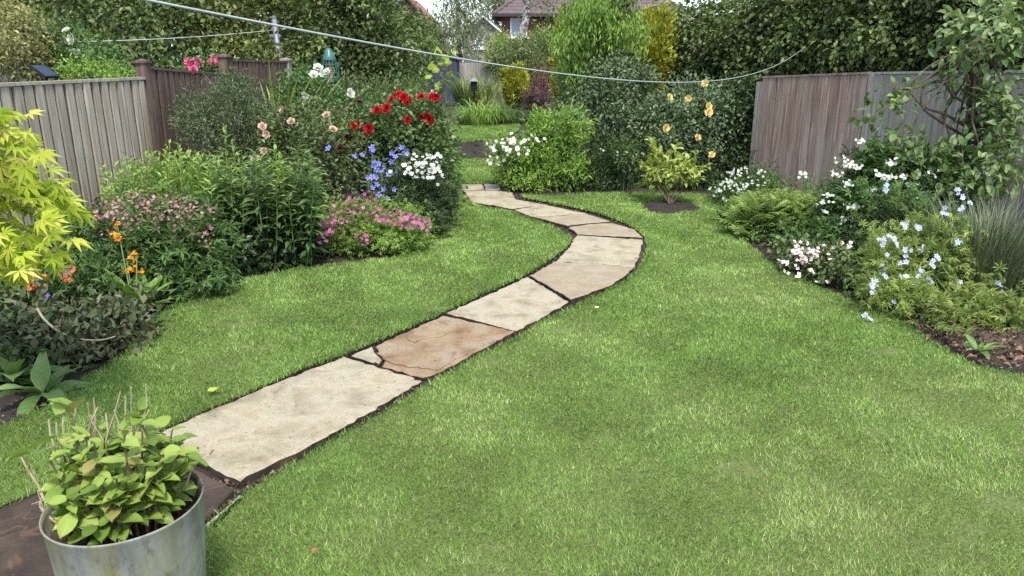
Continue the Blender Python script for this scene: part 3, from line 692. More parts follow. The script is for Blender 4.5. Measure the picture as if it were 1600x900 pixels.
def window(r, x0, x1, z0, z1, Y, bars=1):
    m = MB(); t = .09
    m.box((x0, Y - .06, z0), (x0 + t, Y + .02, z1)); m.box((x1 - t, Y - .06, z0), (x1, Y + .02, z1)); m.box((x0 + t, Y - .06, z0), (x1 - t, Y + .02, z0 + t)); m.box((x0 + t, Y - .06, z1 - t), (x1 - t, Y + .02, z1))
    for i in range(bars): xm = x0 + (x1 - x0) * (i + 1) / (bars + 1); m.box((xm - .035, Y - .05, z0 + t), (xm + .035, Y + .02, z1 - t))
    f = m.build('window', 'white_paint', r)
    m = MB(); m.box((x0 + t, Y - .02, z0 + t), (x1 - t, Y - .005, z1 - t)); m.build('pane', 'window_glass', f)
    m = MB(); m.box((x0 - .08, Y - .14, z0 - .08), (x1 + .08, Y - .003, z0 - .003)); m.build('sill', 'white_paint', f)
def hip_house(name, label, x0, x1, Y, D, ze, zp, wall, tile, wins, hip=True):
    r = root(name, ((x0 + x1) / 2, Y, 0), label, 'house'); m = MB(); m.box((x0, Y, 0), (x1, Y + D, ze)); m.build('wall', wall, r)
    o = .45; a, b, c, d = (x0 - o, Y - o, ze), (x1 + o, Y - o, ze), (x1 + o, Y + D + o, ze), (x0 - o, Y + D + o, ze)
    hx = (D / 2 + o) if hip else 0
    e, f = (x0 - o + hx, Y + D / 2, zp), (x1 + o - hx, Y + D / 2, zp)
    m = MB(); m.add([a, b, c, d, e, f], [(0, 1, 5), (0, 5, 4), (2, 3, 4), (2, 4, 5), (3, 0, 4), (1, 2, 5), (0, 2, 1), (0, 3, 2)]); rf = m.build('roof', tile, r)
    m = MB()
    for s, t in ((a, e), (b, f)): m.tube([s, t], .11, 6)
    m.tube([e, f], .11, 6); m.build('ridge_tiles', tile, rf)
    m = MB(); m.box((x0 - o - .06, Y - o - .1, ze - .16), (x1 + o + .06, Y - o - .002, ze - .002)); m.box((x0 - o - .1, Y - o, ze - .16), (x0 - o - .002, Y + D + o, ze - .002)); m.build('gutter', 'dark_fascia', r)
    m = MB(); m.tube([(x0 - .4, Y - o - .05, ze - .12), (x0 - .3, Y - .3, ze - .45), (x0 + .06, Y - .07, ze - .8), (x0 + .06, Y - .07, 0)], .045, 6); m.build('downpipe', 'dark_fascia', r)
    for q in wins: window(r, *q[:4], Y, *q[4:])
    return r
Y = 45; z = lambda py: P(800, py, Y)[2]; X = lambda px: P(px, 20, Y)[0]
hip_house('brick_house', 'red brick house with brown hipped roof behind the birch', X(784), X(1062), Y, 7, z(22), z(22) + 2.9, 'brick', 'tile_brown', [(X(797), X(824), z(58), z(28), 0), (X(905), X(945), z(58), z(28), 1), (X(985), X(1030), z(58), z(30), 1), (X(905), X(950), .9, 2.1, 1)])
def gable_house(name, label, xm, hw, Y, D, ze, zp, wall, tile, wins=()):
    r = root(name, (xm, Y, 0), label, 'house'); m = MB(); V = []
    for y in (Y, Y + D): V += [(xm - hw, y, 0), (xm + hw, y, 0), (xm + hw, y, ze), (xm, y, zp), (xm - hw, y, ze)]
    m.add(V, [(0, 1, 2), (0, 2, 4), (4, 2, 3), (5, 7, 6), (5, 9, 7), (9, 8, 7), (1, 6, 7), (1, 7, 2), (0, 4, 9), (0, 9, 5)]); m.build('wall', wall, r)
    m = MB()
    for s in (-1, 1):
        dx, dz = s * (hw + .35), -(zp - ze) * (hw + .35) / hw; V = []
        for y in (Y - .3, Y + D + .3): V += [(xm, y, zp + .01), (xm + dx, y, zp + dz + .01), (xm + dx, y, zp + dz + .16), (xm, y, zp + .18)]
        m.add(V, BOXF)
    m.build('roof', tile, r)
    m = MB()
    for s in (-1, 1):
        dx, dz = s * (hw + .35), -(zp - ze) * (hw + .35) / hw; m.obox((xm, Y - .33, zp - .06), (xm + dx, Y - .33, zp + dz - .06), (0, 1, 0), UP, .025, .07)
    m.build('bargeboard', 'white_paint' if tile == 'tile_grey' else 'dark_fascia', r)
    for q in wins: window(r, *q[:4], Y, *q[4:])
    return r
Y = 50; gable_house('brick_house', 'red brick gable end with red tiled roof above the apple tree', P(636, 5, Y)[0], 1.7, Y, 7, P(636, 42, Y)[2], P(636, -4, Y)[2], 'brick', 'tile_red', [(P(632, 5, Y)[0], P(648, 5, Y)[0], 2.9, 3.9, 1)])
Y = 58; gable_house('pale_house', 'pale far house with grey gable roof behind the willow', P(755, 25, Y)[0], 1.5, Y, 7, P(755, 52, Y)[2], P(755, 24, Y)[2], 'render_wall', 'tile_grey', [(P(742, 50, Y)[0], P(755, 50, Y)[0], P(750, 76, Y)[2], P(750, 60, Y)[2], 1)])

# ================================================================== LINES, POLE, SMALL METALWORK
A, B = P(120, -22, 1.18), P(1268, 64, 10.4)
t = np.linspace(0, 1, 60)[:, None]; ln_ = A + (B - A) * t - UP * (4 * .30 * t * (1 - t)); m = MB(); m.tube(ln_, .0026, 6)
tag(m.build('washing_line', 'line_white', smooth=True), 'pale washing line sagging across the garden into the hedge', 'washing line')
A, B = P(426, 47, 13), P(-60, 66, 9); t = np.linspace(0, 1, 24)[:, None]; m = MB(); m.tube(A + (B - A) * t - UP * (4 * .06 * t * (1 - t)), .006, 5)
tag(m.build('washing_line', 'line_grey', smooth=True), 'thin grey line running from the metal pole over the fence', 'washing line')
def pole():
    b = P(437, 96, 13); tp = P(428, 28, 13); d = (tp - b) / (tp - b)[2]; foot = b - d * b[2]
    r = root('line_pole', foot, 'grey metal clothes line pole behind the fence', 'pole'); m = MB(); m.tube([foot, tp], .045, 10); m.build('shaft', 'grey_metal', r, True)
    m = MB(); m.box(tp + (-.09, -.03, -.3), tp + (.09, .03, -.25)); m.build('cross_bracket', 'grey_metal', r)
    m = MB(); m.lathe(tp, [(.05, -.01), (.05, .02), (.001, .04)], 10); m.build('cap', 'grey_metal', r)
pole()
def feeder():
    Y = 11.6; c = P(517, 135, Y); s = pm(517, 110, Y); foot = np.array([P(523, 130, Y)[0] + .16, Y + .05, 0])
    r = root('bird_feeder', foot, 'green wire cage bird feeder hanging from a crook', 'bird feeder')
    zt, zb = P(517, 84, Y)[2], P(517, 131, Y)[2]; H = zt - zb; cx = np.array([c[0], Y, 0])
    m = MB(); m.tube([foot, foot + UP * (zt + .16), foot + (-.04, 0, zt + .27), cx + (.02, 0, zt + .3), cx + (0, 0, zt + .2), cx + (0, 0, zt + .09)], .009, 6); m.build('crook_pole', 'black_metal', r)
    m = MB(); m.lathe(cx + UP * zt, [(.001, .09), (.035, .075), (.06, .03), (.085, -.03), (.11, -.09), (.108, -.095), (.05, -.05)], 16); m.build('domed_lid', 'teal_metal', r, True)
    m = MB(); prof = [(.1, zt - .1), (.125, zt - .2), (.14, zt - .34), (.135, zb + .04)]
    for j in range(14):
        a = 2 * math.pi * j / 14; m.tube([cx + (q * math.cos(a), q * math.sin(a), zz) for q, zz in prof], .006, 4, False)
    for q, zz in [(.112, zt - .15), (.125, zt - .2), (.133, zt - .27), (.14, zt - .34), (.137, zb + .1)]:
        a = np.linspace(0, 2 * math.pi, 19); m.tube(np.stack([cx[0] + q * np.cos(a), cx[1] + q * np.sin(a), np.full(19, zz)], 1), .006, 4, False)
    m.build('cage', 'teal_metal', r)
    m = MB(); m.lathe(cx, [(.001, zt - .09), (.045, zt - .09), (.045, zb + .04), (.001, zb + .04)], 10); m.build('seed_tube', 'seed', r)
    m = MB(); m.lathe(cx, [(.001, zb + .0), (.13, zb + .005), (.15, zb + .035), (.14, zb + .035), (.12, zb + .015), (.001, zb + .015)], 18); m.build('tray', 'teal_metal', r)
feeder()
def solar():
    Y = 8.2; c = P(70, 112, Y); foot = np.array([c[0], Y, 0]); r = root('solar_lamp', foot, 'small tilted black solar panel lamp showing above the grey fence', 'solar lamp')
    m = MB(); m.tube([foot, c - UP * .03], .02, 8); m.build('post', 'black_metal', r)
    m = MB(); a, b = P(57, 103, Y), P(82, 121, Y); nrm = np.cross(unit(b - a), (0, 1, 0)); m.obox(a, b, (0, 1, 0), nrm, .13, .012); m.build('frame', 'black_metal', r)
    m = MB(); up_ = nrm if nrm[2] > 0 else -nrm; m.obox(a * .95 + b * .05 + up_ * .014, a * .05 + b * .95 + up_ * .014, (0, 1, 0), up_, .115, .002); m.build('panel', 'dark_glass', r)
solar()
def lantern():
    Y = 26; c = P(741, 150, Y); foot = np.array([c[0], Y, 0]); zt = P(741, 123, Y)[2]; r = root('garden_lantern', foot, 'dark roofed lantern on a post before the back fence', 'lantern')
    m = MB(); m.tube([foot, foot + UP * (zt - .38)], .03, 8); m.build('post', 'black_metal', r)
    m = MB(); h = .15; z0 = zt - .08; m.add([foot + (-h, -h, z0), foot + (h, -h, z0), foot + (h, h, z0), foot + (-h, h, z0), foot + (0, 0, zt + .06)], [(0, 1, 4), (1, 2, 4), (2, 3, 4), (3, 0, 4), (0, 2, 1), (0, 3, 2)]); m.build('roof', 'grey_metal', r)
    m = MB()
    for x in (-.09, .09):
        for y in (-.09, .09): m.box(foot + (x - .012, y - .012, zt - .37), foot + (x + .012, y + .012, zt - .081))
    m.box(foot + (-.12, -.12, zt - .4), foot + (.12, .12, zt - .371)); m.build('frame', 'black_metal', r)
    m = MB(); m.box(foot + (-.075, -.075, zt - .369), foot + (.075, .075, zt - .09)); m.build('glass', 'dark_glass', r)
lantern()

# ================================================================== TREES AND SHRUBS BEHIND
L2 = T_leaf2(.3, .12, .12); L2n = T_leaf2(.16, .06, .2); L2w = T_leaf2(.4, .12, .15); L8 = T_leaf8(.28, .1, .3); L8n = T_leaf8(.14, .06, .35)
STAR5 = T_star(5, .3, .15); STAR5b = T_star(5, .36, -.1); STAR8 = T_star(8, .17, .1); PALM5 = T_palm(5, .17); PALM7 = T_palm(7, .12, 250)
FERN = T_join(*[(T_leaf2(.06, .02, .1)[0] * np.array([1, .45, 1]) @ np.array([[math.cos(a), math.sin(a), 0], [-math.sin(a), math.cos(a), 0], [0, 0, 1]]).T * 1 + np.array([0, y, -.15 * y * y]), T_leaf2()[1]) for y in (.1, .3, .5, .7) for a in (.9, -.9, .25)])
def tree(name, label, base, trunk, r0, lobes, n, size, T, mat, group=None, bark='bark', nbr=9, **kw):
    """trunk: list of world points from the ground; limbs go to the lobes"""
    ls = lobes_w(lobes); trunk = np.asarray(trunk, float); r = root(name, trunk[0], label, 'tree', group)
    m = MB(); k = len(trunk); m.tube(trunk, np.linspace(r0, r0 * .45, k), 10); m.build('trunk', bark, r, True)
    m = MB(); pc, oc, _ = lobe_pts(ls, nbr, .3)
    for p in pc:
        b = trunk[int(rng.integers(k // 2, k))]; mid = b * .5 + p * .5 + np.array([rng.normal(), rng.normal(), .5]) * .08 * np.linalg.norm(p - b)
        m.tube([b, b * .6 + mid * .4, mid, p], [r0 * .4, r0 * .32, r0 * .22, r0 * .08], 6, False)
    m.build('limbs', bark, r, True)
    m = MB(); m.add(*foliage(rough(ls, 7), n, size, T, **kw)); m.build('crown', mat, r); return r, ls
def up(px, py, Y, dx=0.0, h=2.0, k=5, wig=.05):   # trunk points from the ground under a pixel
    c = P(px, py, Y); return [(c[0] + dx * t + wig * math.sin(4 * t + px), Y, h * t) for t in np.linspace(0, 1, k)]
# neighbour's trees behind the left fence
tree('neighbour_tree', 'broad green tree behind the grey fence at upper left', None, up(170, 60, 12.5, .2, 2.6), .13, [(150, 20, 12.5, 85, 75, 1.1), (245, 35, 12.2, 75, 62, 1.0), (200, -60, 13, 110, 80, 1.3), (100, 75, 11.4, 60, 38, .8), (190, 85, 11.2, 60, 30, .7)], 12000, .085, L2, 'lv_apple', per=8, cr=.22)
tree('neighbour_tree', 'olive green tree behind the brown fence panels', None, up(360, 60, 13.5, -.1, 2.6), .12, [(345, 35, 13.5, 66, 56, 1.0), (405, 20, 13.8, 55, 66, 1.0), (330, -50, 14, 90, 70, 1.2), (380, 80, 13.0, 70, 28, .8)], 9000, .085, L2, 'lv_olive', per=8, cr=.22)
tree('neighbour_tree', 'dark tree far behind at the top left corner', None, up(40, 60, 17, 0, 3.2), .16, [(60, 20, 17, 130, 90, 1.5), (30, -70, 17, 140, 90, 1.6)], 9000, .12, L2, 'lv_dark', per=8, cr=.3)
tree('neighbour_tree', 'tall dark tree backing the olive green tree', None, up(330, 60, 20, 0, 4), .18, [(300, 40, 20, 150, 80, 1.6), (420, 10, 20.5, 110, 90, 1.6), (330, -80, 20, 180, 80, 1.8)], 11000, .14, L2, 'lv_dark', per=8, cr=.35)
tree('backdrop_tree', 'dark mass of a tall tree at far upper left', None, up(140, 60, 24, 0, 4), .2, [(60, 40, 24, 150, 90, 1.6), (220, 40, 24, 130, 90, 1.6), (140, -60, 24, 220, 90, 1.8)], 9000, .22, L2w, 'lv_dark', per=7, cr=.4, shell=.3)
tree('backdrop_tree', 'dark mass of a tall tree behind the apple tree', None, up(480, 60, 27, 0, 4), .2, [(400, 40, 27, 120, 90, 1.6), (520, 30, 27, 110, 90, 1.6), (460, -60, 27, 180, 80, 1.8), (575, 90, 27, 60, 50, 1.2), (460, 110, 26, 90, 40, 1.2)], 10000, .22, L2w, 'lv_dark', per=7, cr=.4, shell=.3)
tree('backdrop_tree', 'tall green tree beyond the left edge of the fence', None, up(-160, 60, 13, 0, 3), .14, [(-120, 20, 13, 120, 90, 1.2), (-220, 40, 12, 120, 80, 1.2), (-150, -60, 13, 140, 80, 1.3)], 6000, .11, L2w, 'lv_apple', per=7, cr=.3, shell=.3)
stemmed('variegated_shrub', 'yellowish variegated shrub behind the fence at far left', 'shrub', [(10, 62, 9.2, 55, 56, .6), (-30, 30, 9.4, 60, 60, .6), (40, 95, 9.0, 40, 35, .5)], 6500, .05, L2, 'lv_varieg', per=7, cr=.13)
r, ls = stemmed('white_rose_bush', 'wild green rose with white blooms behind grey fence', 'rose bush', [(95, 75, 9.8, 45, 45, .5), (130, 100, 9.4, 50, 30, .5), (70, 100, 9.6, 40, 30, .4)], 3200, .055, L2, 'lv_mid', per=6, cr=.14, ntw=12)
def roses(r, pix, Y, size, mat, name='bloom', jit=.45, var=.25, **kw):
    ms = [share(name, T_rose(i), mat) for i in range(3)]
    single(r, [P(px, py, Y + rng.normal() * var * .4 - .12) for px, py in pix], ms, size, name, jit, **kw)
roses(r, [(104, 48), (119, 83), (112, 62)], 9.3, .055, 'fl_white')
stemmed('clipped_shrub', 'pale green domed shrub just above the grey fence', 'shrub', [(150, 117, 9.0, 38, 18, .5), (185, 122, 9.0, 28, 14, .4)], 2600, .035, L2, 'lv_light', per=7, cr=.08)
r, ls = stemmed('pink_rose_bush', 'pink rose bush behind the brown fence posts', 'rose bush', [(318, 110, 10.0, 34, 22, .35), (300, 125, 10.0, 30, 25, .3)], 1100, .055, L2, 'lv_mid', per=6, cr=.12)
roses(r, [(295, 97), (298, 104), (310, 96), (335, 93), (341, 95), (330, 98), (302, 109), (291, 110)], 9.9, .052, 'fl_rose')
tree('apple_tree', 'dense dark green apple tree beyond the rose bed', None, up(560, 130, 14, .05, 2.2), .09, [(520, 40, 14, 78, 66, 1.1), (580, 30, 14, 65, 75, 1.1), (500, -40, 14.2, 100, 70, 1.2), (600, 80, 13.7, 45, 36, .8), (480, 90, 13.6, 40, 30, .7), (550, 85, 13.8, 50, 35, .9)], 15000, .085, L2, 'lv_hedge', per=8, cr=.22)
tree('young_tree', 'lighter green small tree between apple tree and shed', None, up(640, 120, 24, 0, 2.4), .09, [(632, 62, 24, 34, 46, .9), (655, 85, 23, 26, 34, .8), (612, 110, 22, 24, 32, .7), (664, 60, 25, 24, 26, .7)], 7000, .1, L2, 'lv_apple', per=8, cr=.25)
stemmed('shade_shrub', 'dark shrub under the apple tree beside the shed', 'shrub', [(628, 135, 19, 34, 28, .8), (600, 140, 18, 30, 24, .7), (645, 120, 20, 18, 34, .6)], 4500, .085, L2, 'lv_dark', per=7, cr=.2)
tree('willow_tree', 'pale wispy grey green tree against the sky', None, up(718, 90, 41, 0, 6), .16, [(702, 30, 41, 26, 42, 1.1), (738, 20, 41, 26, 45, 1.1), (715, 62, 40, 36, 32, 1.2), (745, 65, 40, 24, 30, 1.0), (720, -30, 42, 40, 40, 1.4)], 4600, .2, L2n, 'lv_willow', per=7, cr=.5, upb=-1.2)
tree('distant_tree', 'grey green tree behind the pale house and the birch', None, up(775, 40, 64, 0, 7), .2, [(772, 25, 64, 26, 50, 2), (690, 75, 66, 60, 30, 2), (785, -10, 66, 40, 30, 2)], 3500, .3, L2, 'lv_willow', per=7, cr=.6)
tree('distant_tree', 'dark far tree left of the brick gable end', None, up(590, 40, 60, 0, 6), .2, [(585, 30, 60, 40, 60, 2), (610, 70, 60, 45, 40, 2), (540, 20, 62, 60, 70, 2)], 4000, .3, L2, 'lv_dark', per=7, cr=.6)
# birch
bt = [P(817, 78, 38), P(812, 62, 38), P(818, 45, 38), P(823, 25, 38), P(824, 5, 38), P(826, -30, 38), P(824, -80, 38)]; bt = [np.array([bt[0][0], 38, 0])] + bt
def bark_birch():
    m, n, b, o = newmat('birch_bark'); g = node(n, 'ShaderNodeTexCoord').outputs['Object']; f = noise(n, mapping(n, g, (2, 2, 3.2)), 2.2, 6, .7)
    c = ramp(n, [(.42, lin((66, 60, 56))), (.52, lin((160, 154, 148))), (.7, lin((200, 196, 190)))], f).outputs[0]; n.links.new(c, b.inputs['Base Color']); b.inputs['Roughness'].default_value = .8; bump(n, b, f, .6, .03)
bark_birch()
tree('birch_tree', 'silver birch with pale trunk before the brick house', None, bt, .26, [(845, 15, 37.5, 26, 26, .9), (800, -50, 38, 50, 40, 1.6), (850, -60, 38, 60, 40, 1.6)], 2600, .13, L2, 'lv_apple', bark='birch_bark', nbr=6, per=7, cr=.4)
# hedge shrubs at the far end
stemmed('evergreen_shrub', 'large dark evergreen shrub beyond the golden globe conifer', 'shrub', [(800, 100, 29, 34, 34, .9), (848, 95, 28, 34, 38, .9), (825, 82, 30, 40, 24, 1.0)], 8500, .085, L2, 'lv_hedge', per=8, cr=.2, r0=.03)
stemmed('golden_shrub', 'yellow green rounded shrub before the brick house', 'shrub', [(782, 68, 33, 24, 16, .7), (780, 90, 33, 22, 26, .6)], 2600, .09, L2, 'lv_geran', per=7, cr=.2, r0=.02)
stemmed('leafy_shrub', 'bright green leafy shrub at the foot of the brick house', 'shrub', [(856, 62, 34, 30, 16, .8), (900, 70, 34, 40, 26, .8)], 3000, .1, L2, 'lv_light', per=7, cr=.22, r0=.02)
CON = T_leaf2(.22, .1, -.15)
stemmed('globe_conifer', 'golden yellow globe conifer near the back fence', 'conifer', [(805, 134, 23, 20, 29, .42)], 9000, .075, CON, 'lv_gold', per=8, cr=.06, shell=.75, rg=False, upb=1.5, r0=.03)
stemmed('purple_shrub', 'dark purple leaved shrub beside the golden globe conifer', 'shrub', [(842, 148, 22, 26, 24, .5), (836, 172, 22, 20, 22, .4)], 4200, .05, L2, 'lv_purple', per=7, cr=.1, r0=.02)
stemmed('column_conifer', 'slim golden conifer column behind the pendulous green tree', 'conifer', [(876, 120, 16, 13, 60, .22), (878, 60, 16, 9, 40, .16)], 5200, .055, CON, 'lv_gold', per=8, cr=.06, shell=.8, rg=False, upb=1.8, r0=.03)
stemmed('column_conifer', 'broad golden conifer column against the dark hedge', 'conifer', [(1025, 66, 12.0, 23, 50, .3), (1018, 110, 12.0, 18, 40, .25), (1000, 180, 12.0, 14, 60, .2)], 9000, .06, CON, 'lv_gold', per=8, cr=.08, shell=.8, rg=False, upb=1.8, r0=.03)
def blades(name, label, cat, base, n, length, width, mat, spread=.5, arch=.6, rad=.15, seg=4, group=None, part='leaves', kind=None, r=None):
    """clump of strap leaves"""
    b = np.asarray(base, float); m = MB(); rr = r or root(name, b, label, cat, group)
    for i in range(n):
        a = rng.random() * 6.283; q = rad * math.sqrt(rng.random()); p = b + (q * math.cos(a) * 1.0, q * math.sin(a), 0); a2 = a + rng.normal() * .5
        l = length * (.65 + .5 * rng.random()); th = R(90) - spread * (.2 + .9 * rng.random()); d = np.array([math.cos(a2), math.sin(a2), 0]); side = np.array([-d[1], d[0], 0]); V = []; F = []; cur = p.copy()
        for s in range(seg + 1):
            w_ = width * (1 - (s / seg) ** 2.2) * (.6 + .4 * min(1, s)); V += [cur - side * w_ / 2, cur + side * w_ / 2]
            cur = cur + (d * math.cos(th) + UP * math.sin(th)) * l / seg; th -= arch * (s + 1) / seg
            if s: k = 2 * s; F += [(k - 2, k - 1, k + 1), (k - 2, k + 1, k)]
        m.add(V, F)
    m.build(part, mat, rr, kind=kind); return rr
blades('daylily_clump', 'arching green strap-leaved clump on the far lawn edge', 'plant', G(752, 193, .05), 420, 1.0, .022, 'lv_light', .9, .9, .5, 5)
blades('daylily_clump', 'second arching strap-leaved clump next to the purple shrub', 'plant', G(788, 191, .05), 260, .85, .022, 'lv_mid', .9, .9, .4, 5)
blades('tall_grass', 'tall pale grassy clump in front of the back fence', 'plant', G(755, 172, 0), 300, 1.7, .03, 'lv_gsword', .45, .6, .7, 5)
blades('tall_grass', 'upright green grasses beside the shed wall', 'plant', G(728, 172, 0), 150, 1.5, .03, 'lv_mid', .4, .5, .3, 5)
# the tall hedge with ivy behind the right fence
def hedge():
    hl = []
    for px, Y, top, bot, rx in ((1010, 13.4, 28, 240, 48), (1062, 12.6, 24, 240, 58), (1120, 11.9, 10, 250, 62), (1185, 11.1, -8, 235, 70), (1250, 10.4, -25, 160, 74), (1330, 9.8, -35, 160, 80), (1410, 9.2, -45, 160, 85), (1500, 8.7, -50, 160, 90), (1600, 8.2, -60, 170, 100), (1710, 7.8, -60, 170, 110)):
        k = 3
        for i in range(k):
            cy = top + (bot - top) * (i + .5) / k; hl.append((px + rng.normal() * 8, cy, Y + rng.normal() * .08, rx * (.75 + .12 * rng.random()), (bot - top) / k * .72, .55))
    ls = lobes_w(hl); b = np.array([*P(1250, 200, 10.6)[:2], 0]); r = root('ivy_hedge', b, 'tall dark evergreen hedge rising behind the reddish fence', 'hedge')
    m = MB(); m.add(*foliage(rough(ls, 6, .25, .45, .9), 66000, .062, L2w, per=8, cr=.13, shell=.55, upb=-.6, nrm_up=.6)); m.add(*foliage([(c + (.25, .35, 0), q * (.95, .9, 1.0)) for c, q in ls], 16000, .13, L2w, per=6, cr=.2, shell=.2, upb=-.4, nrm_up=.5)); m.build('foliage', 'lv_hedge', r)
    m = MB()
    for px, Y in ((1030, 13.2), (1100, 12.2), (1170, 11.4), (1240, 10.7), (1320, 10.1), (1420, 9.4), (1520, 8.8), (1640, 8.2)):
        c = P(px, 150, Y); pts = [(c[0] + rng.normal() * .1 * t, Y + rng.normal() * .1 * t, 2.3 * t) for t in np.linspace(0, 1, 5)]; m.tube(pts, np.linspace(.05, .015, 5), 6)
    m.build('branches', 'bark', r)
hedge()
stemmed('evergreen_shrub', 'mid green hedge shrub behind the pendulous tree', 'shrub', [(925, 110, 15.5, 44, 56, .6), (980, 95, 15, 44, 60, .6), (950, 60, 16, 50, 30, .6), (905, 75, 16, 30, 30, .5)], 8500, .08, L2, 'lv_hedge', per=8, cr=.18, r0=.025)
# pendulous light green tree
tr = [np.array([P(926, 225, 11.6)[0], 11.6, 0]), P(926, 190, 11.6), P(932, 150, 11.6), P(944, 105, 11.6), P(952, 70, 11.6), P(966, 40, 11.6), P(990, 5, 11.6), P(1000, -40, 11.6)]
tree('weeping_tree', 'slender tree with pendulous bright green leaves in mid garden', None, tr, .035, [(915, 20, 11.4, 42, 30, .5), (890, 60, 11.4, 26, 44, .4), (940, 50, 11.5, 30, 34, .4), (890, 115, 11.4, 20, 32, .3), (930, 115, 11.4, 16, 18, .3), (985, 55, 11.5, 24, 30, .3), (960, 5, 11.5, 34, 22, .4), (930, -50, 11.6, 80, 40, .7)], 8200, .085, L2n, 'lv_light', nbr=22, per=9, cr=.13, upb=-2.2, outb=.4, nrm_up=.4)
# grey-green climbing rose and shrubs in front of the hedge
r, ls = stemmed('yellow_rose_bush', 'grey green shrub rose with peach yellow blooms by the hedge', 'rose bush', [(1070, 165, 10.6, 60, 38, .4), (1040, 195, 10.4, 70, 40, .45), (1100, 205, 10.3, 45, 55, .4), (1085, 250, 10.2, 60, 34, .4)], 8200, .055, L2, 'lv_grey', per=6, cr=.12, ntw=16)
roses(r, [(1046, 152), (1076, 154), (1102, 130), (1107, 166), (1107, 176), (1112, 242), (1068, 260), (1040, 200), (1090, 215)], 9.75, .05, 'fl_peach', face=(0, -1, .4))
stemmed('grey_shrub', 'grey green shrub under the pendulous tree in mid garden', 'shrub', [(960, 140, 11.2, 60, 40, .5), (930, 180, 11.0, 45, 45, .45), (985, 190, 11.0, 45, 50, .45), (900, 150, 11.4, 25, 30, .3)], 8000, .055, L2, 'lv_grey', per=6, cr=.12, ntw=16)
stemmed('shade_shrub', 'dark leafy shrub in the shade left of reddish fence', 'shrub', [(1150, 200, 10.4, 40, 60, .4), (1140, 260, 10.2, 40, 30, .4), (1165, 150, 10.6, 30, 40, .3)], 3600, .06, L2, 'lv_dark', per=6, cr=.13)

# ================================================================== LEFT BED
def stems_plant(name, label, cat, spots, leafT, leaf_len, nleaf, mat, stem='stem_green', lean=.12, ang=.6, tipk=.55, group=None, stemr=.004, r=None, whorl=2, tip_mat=None):
    """upright leafy stems; spots = (px, py_top, Y) for each stem top"""
    tops = [P(px, py, Y) for px, py, Y in spots]; b = np.mean(tops, 0) * (1, 1, 0); rr = r or root(name, b, label, cat, group)
    m = MB(); tp = MB(); st = MB()
    for tq in tops:
        foot = np.array([tq[0] * .75 + b[0] * .25 + rng.normal() * .05, tq[1] * .75 + b[1] * .25 + rng.normal() * .05, 0]); mid = foot * .45 + tq * .55 + (rng.normal() * lean * .3, rng.normal() * lean * .3, 0)
        t = np.linspace(0, 1, 7)[:, None]; pts = (1 - t) ** 2 * foot + 2 * t * (1 - t) * mid + t * t * tq; st.tube(pts, np.linspace(stemr * 1.4, stemr * .6, 7), 5, False)
        k = nleaf; s = np.linspace(.12, 1, k) ** .85; p = (1 - s[:, None]) ** 2 * foot + 2 * s[:, None] * (1 - s[:, None]) * mid + s[:, None] ** 2 * tq
        a = np.repeat(np.arange(k // whorl + 1), whorl)[:k] * 1.7 + np.tile(np.arange(whorl) * 2 * math.pi / whorl, k // whorl + 1)[:k] + rng.normal(size=k) * .25
        el = ang * (.2 + 1.3 * s) + rng.normal(size=k) * .2; d = np.stack([np.cos(a) * np.cos(el), np.sin(a) * np.cos(el), np.sin(el)], 1)
        nr = np.stack([-np.cos(a) * np.sin(el), -np.sin(a) * np.sin(el), np.cos(el)], 1) + rng.normal(size=(k, 3)) * .2
        sz = leaf_len * (1 - (1 - tipk) * s ** 2) * (.75 + .5 * rng.random(k)); top = s > .86
        rn = np.clip(s * .65 + rng.random(k) * .35, 0, 1)
        m.add(*place(leafT, p[~top], d[~top], nr[~top], sz[~top], rn[~top])); (tp if tip_mat else m).add(*place(leafT, p[top], d[top], nr[top], sz[top], rn[top]))
    m.build('foliage', mat, rr); st.build('stem', stem, rr)
    if tip_mat: tp.build('leafy_tips', tip_mat, rr)
    return rr, tops
def spots_in(x0, x1, ytop, Y0, Y1, n, jit=14):
    """random stem tops: ytop is a function of px"""
    o = []
    for i in range(n): px = x0 + (x1 - x0) * (i + rng.random()) / n; o.append((px, ytop(px) + abs(rng.normal()) * jit, Y0 + (Y1 - Y0) * rng.random()))
    return o
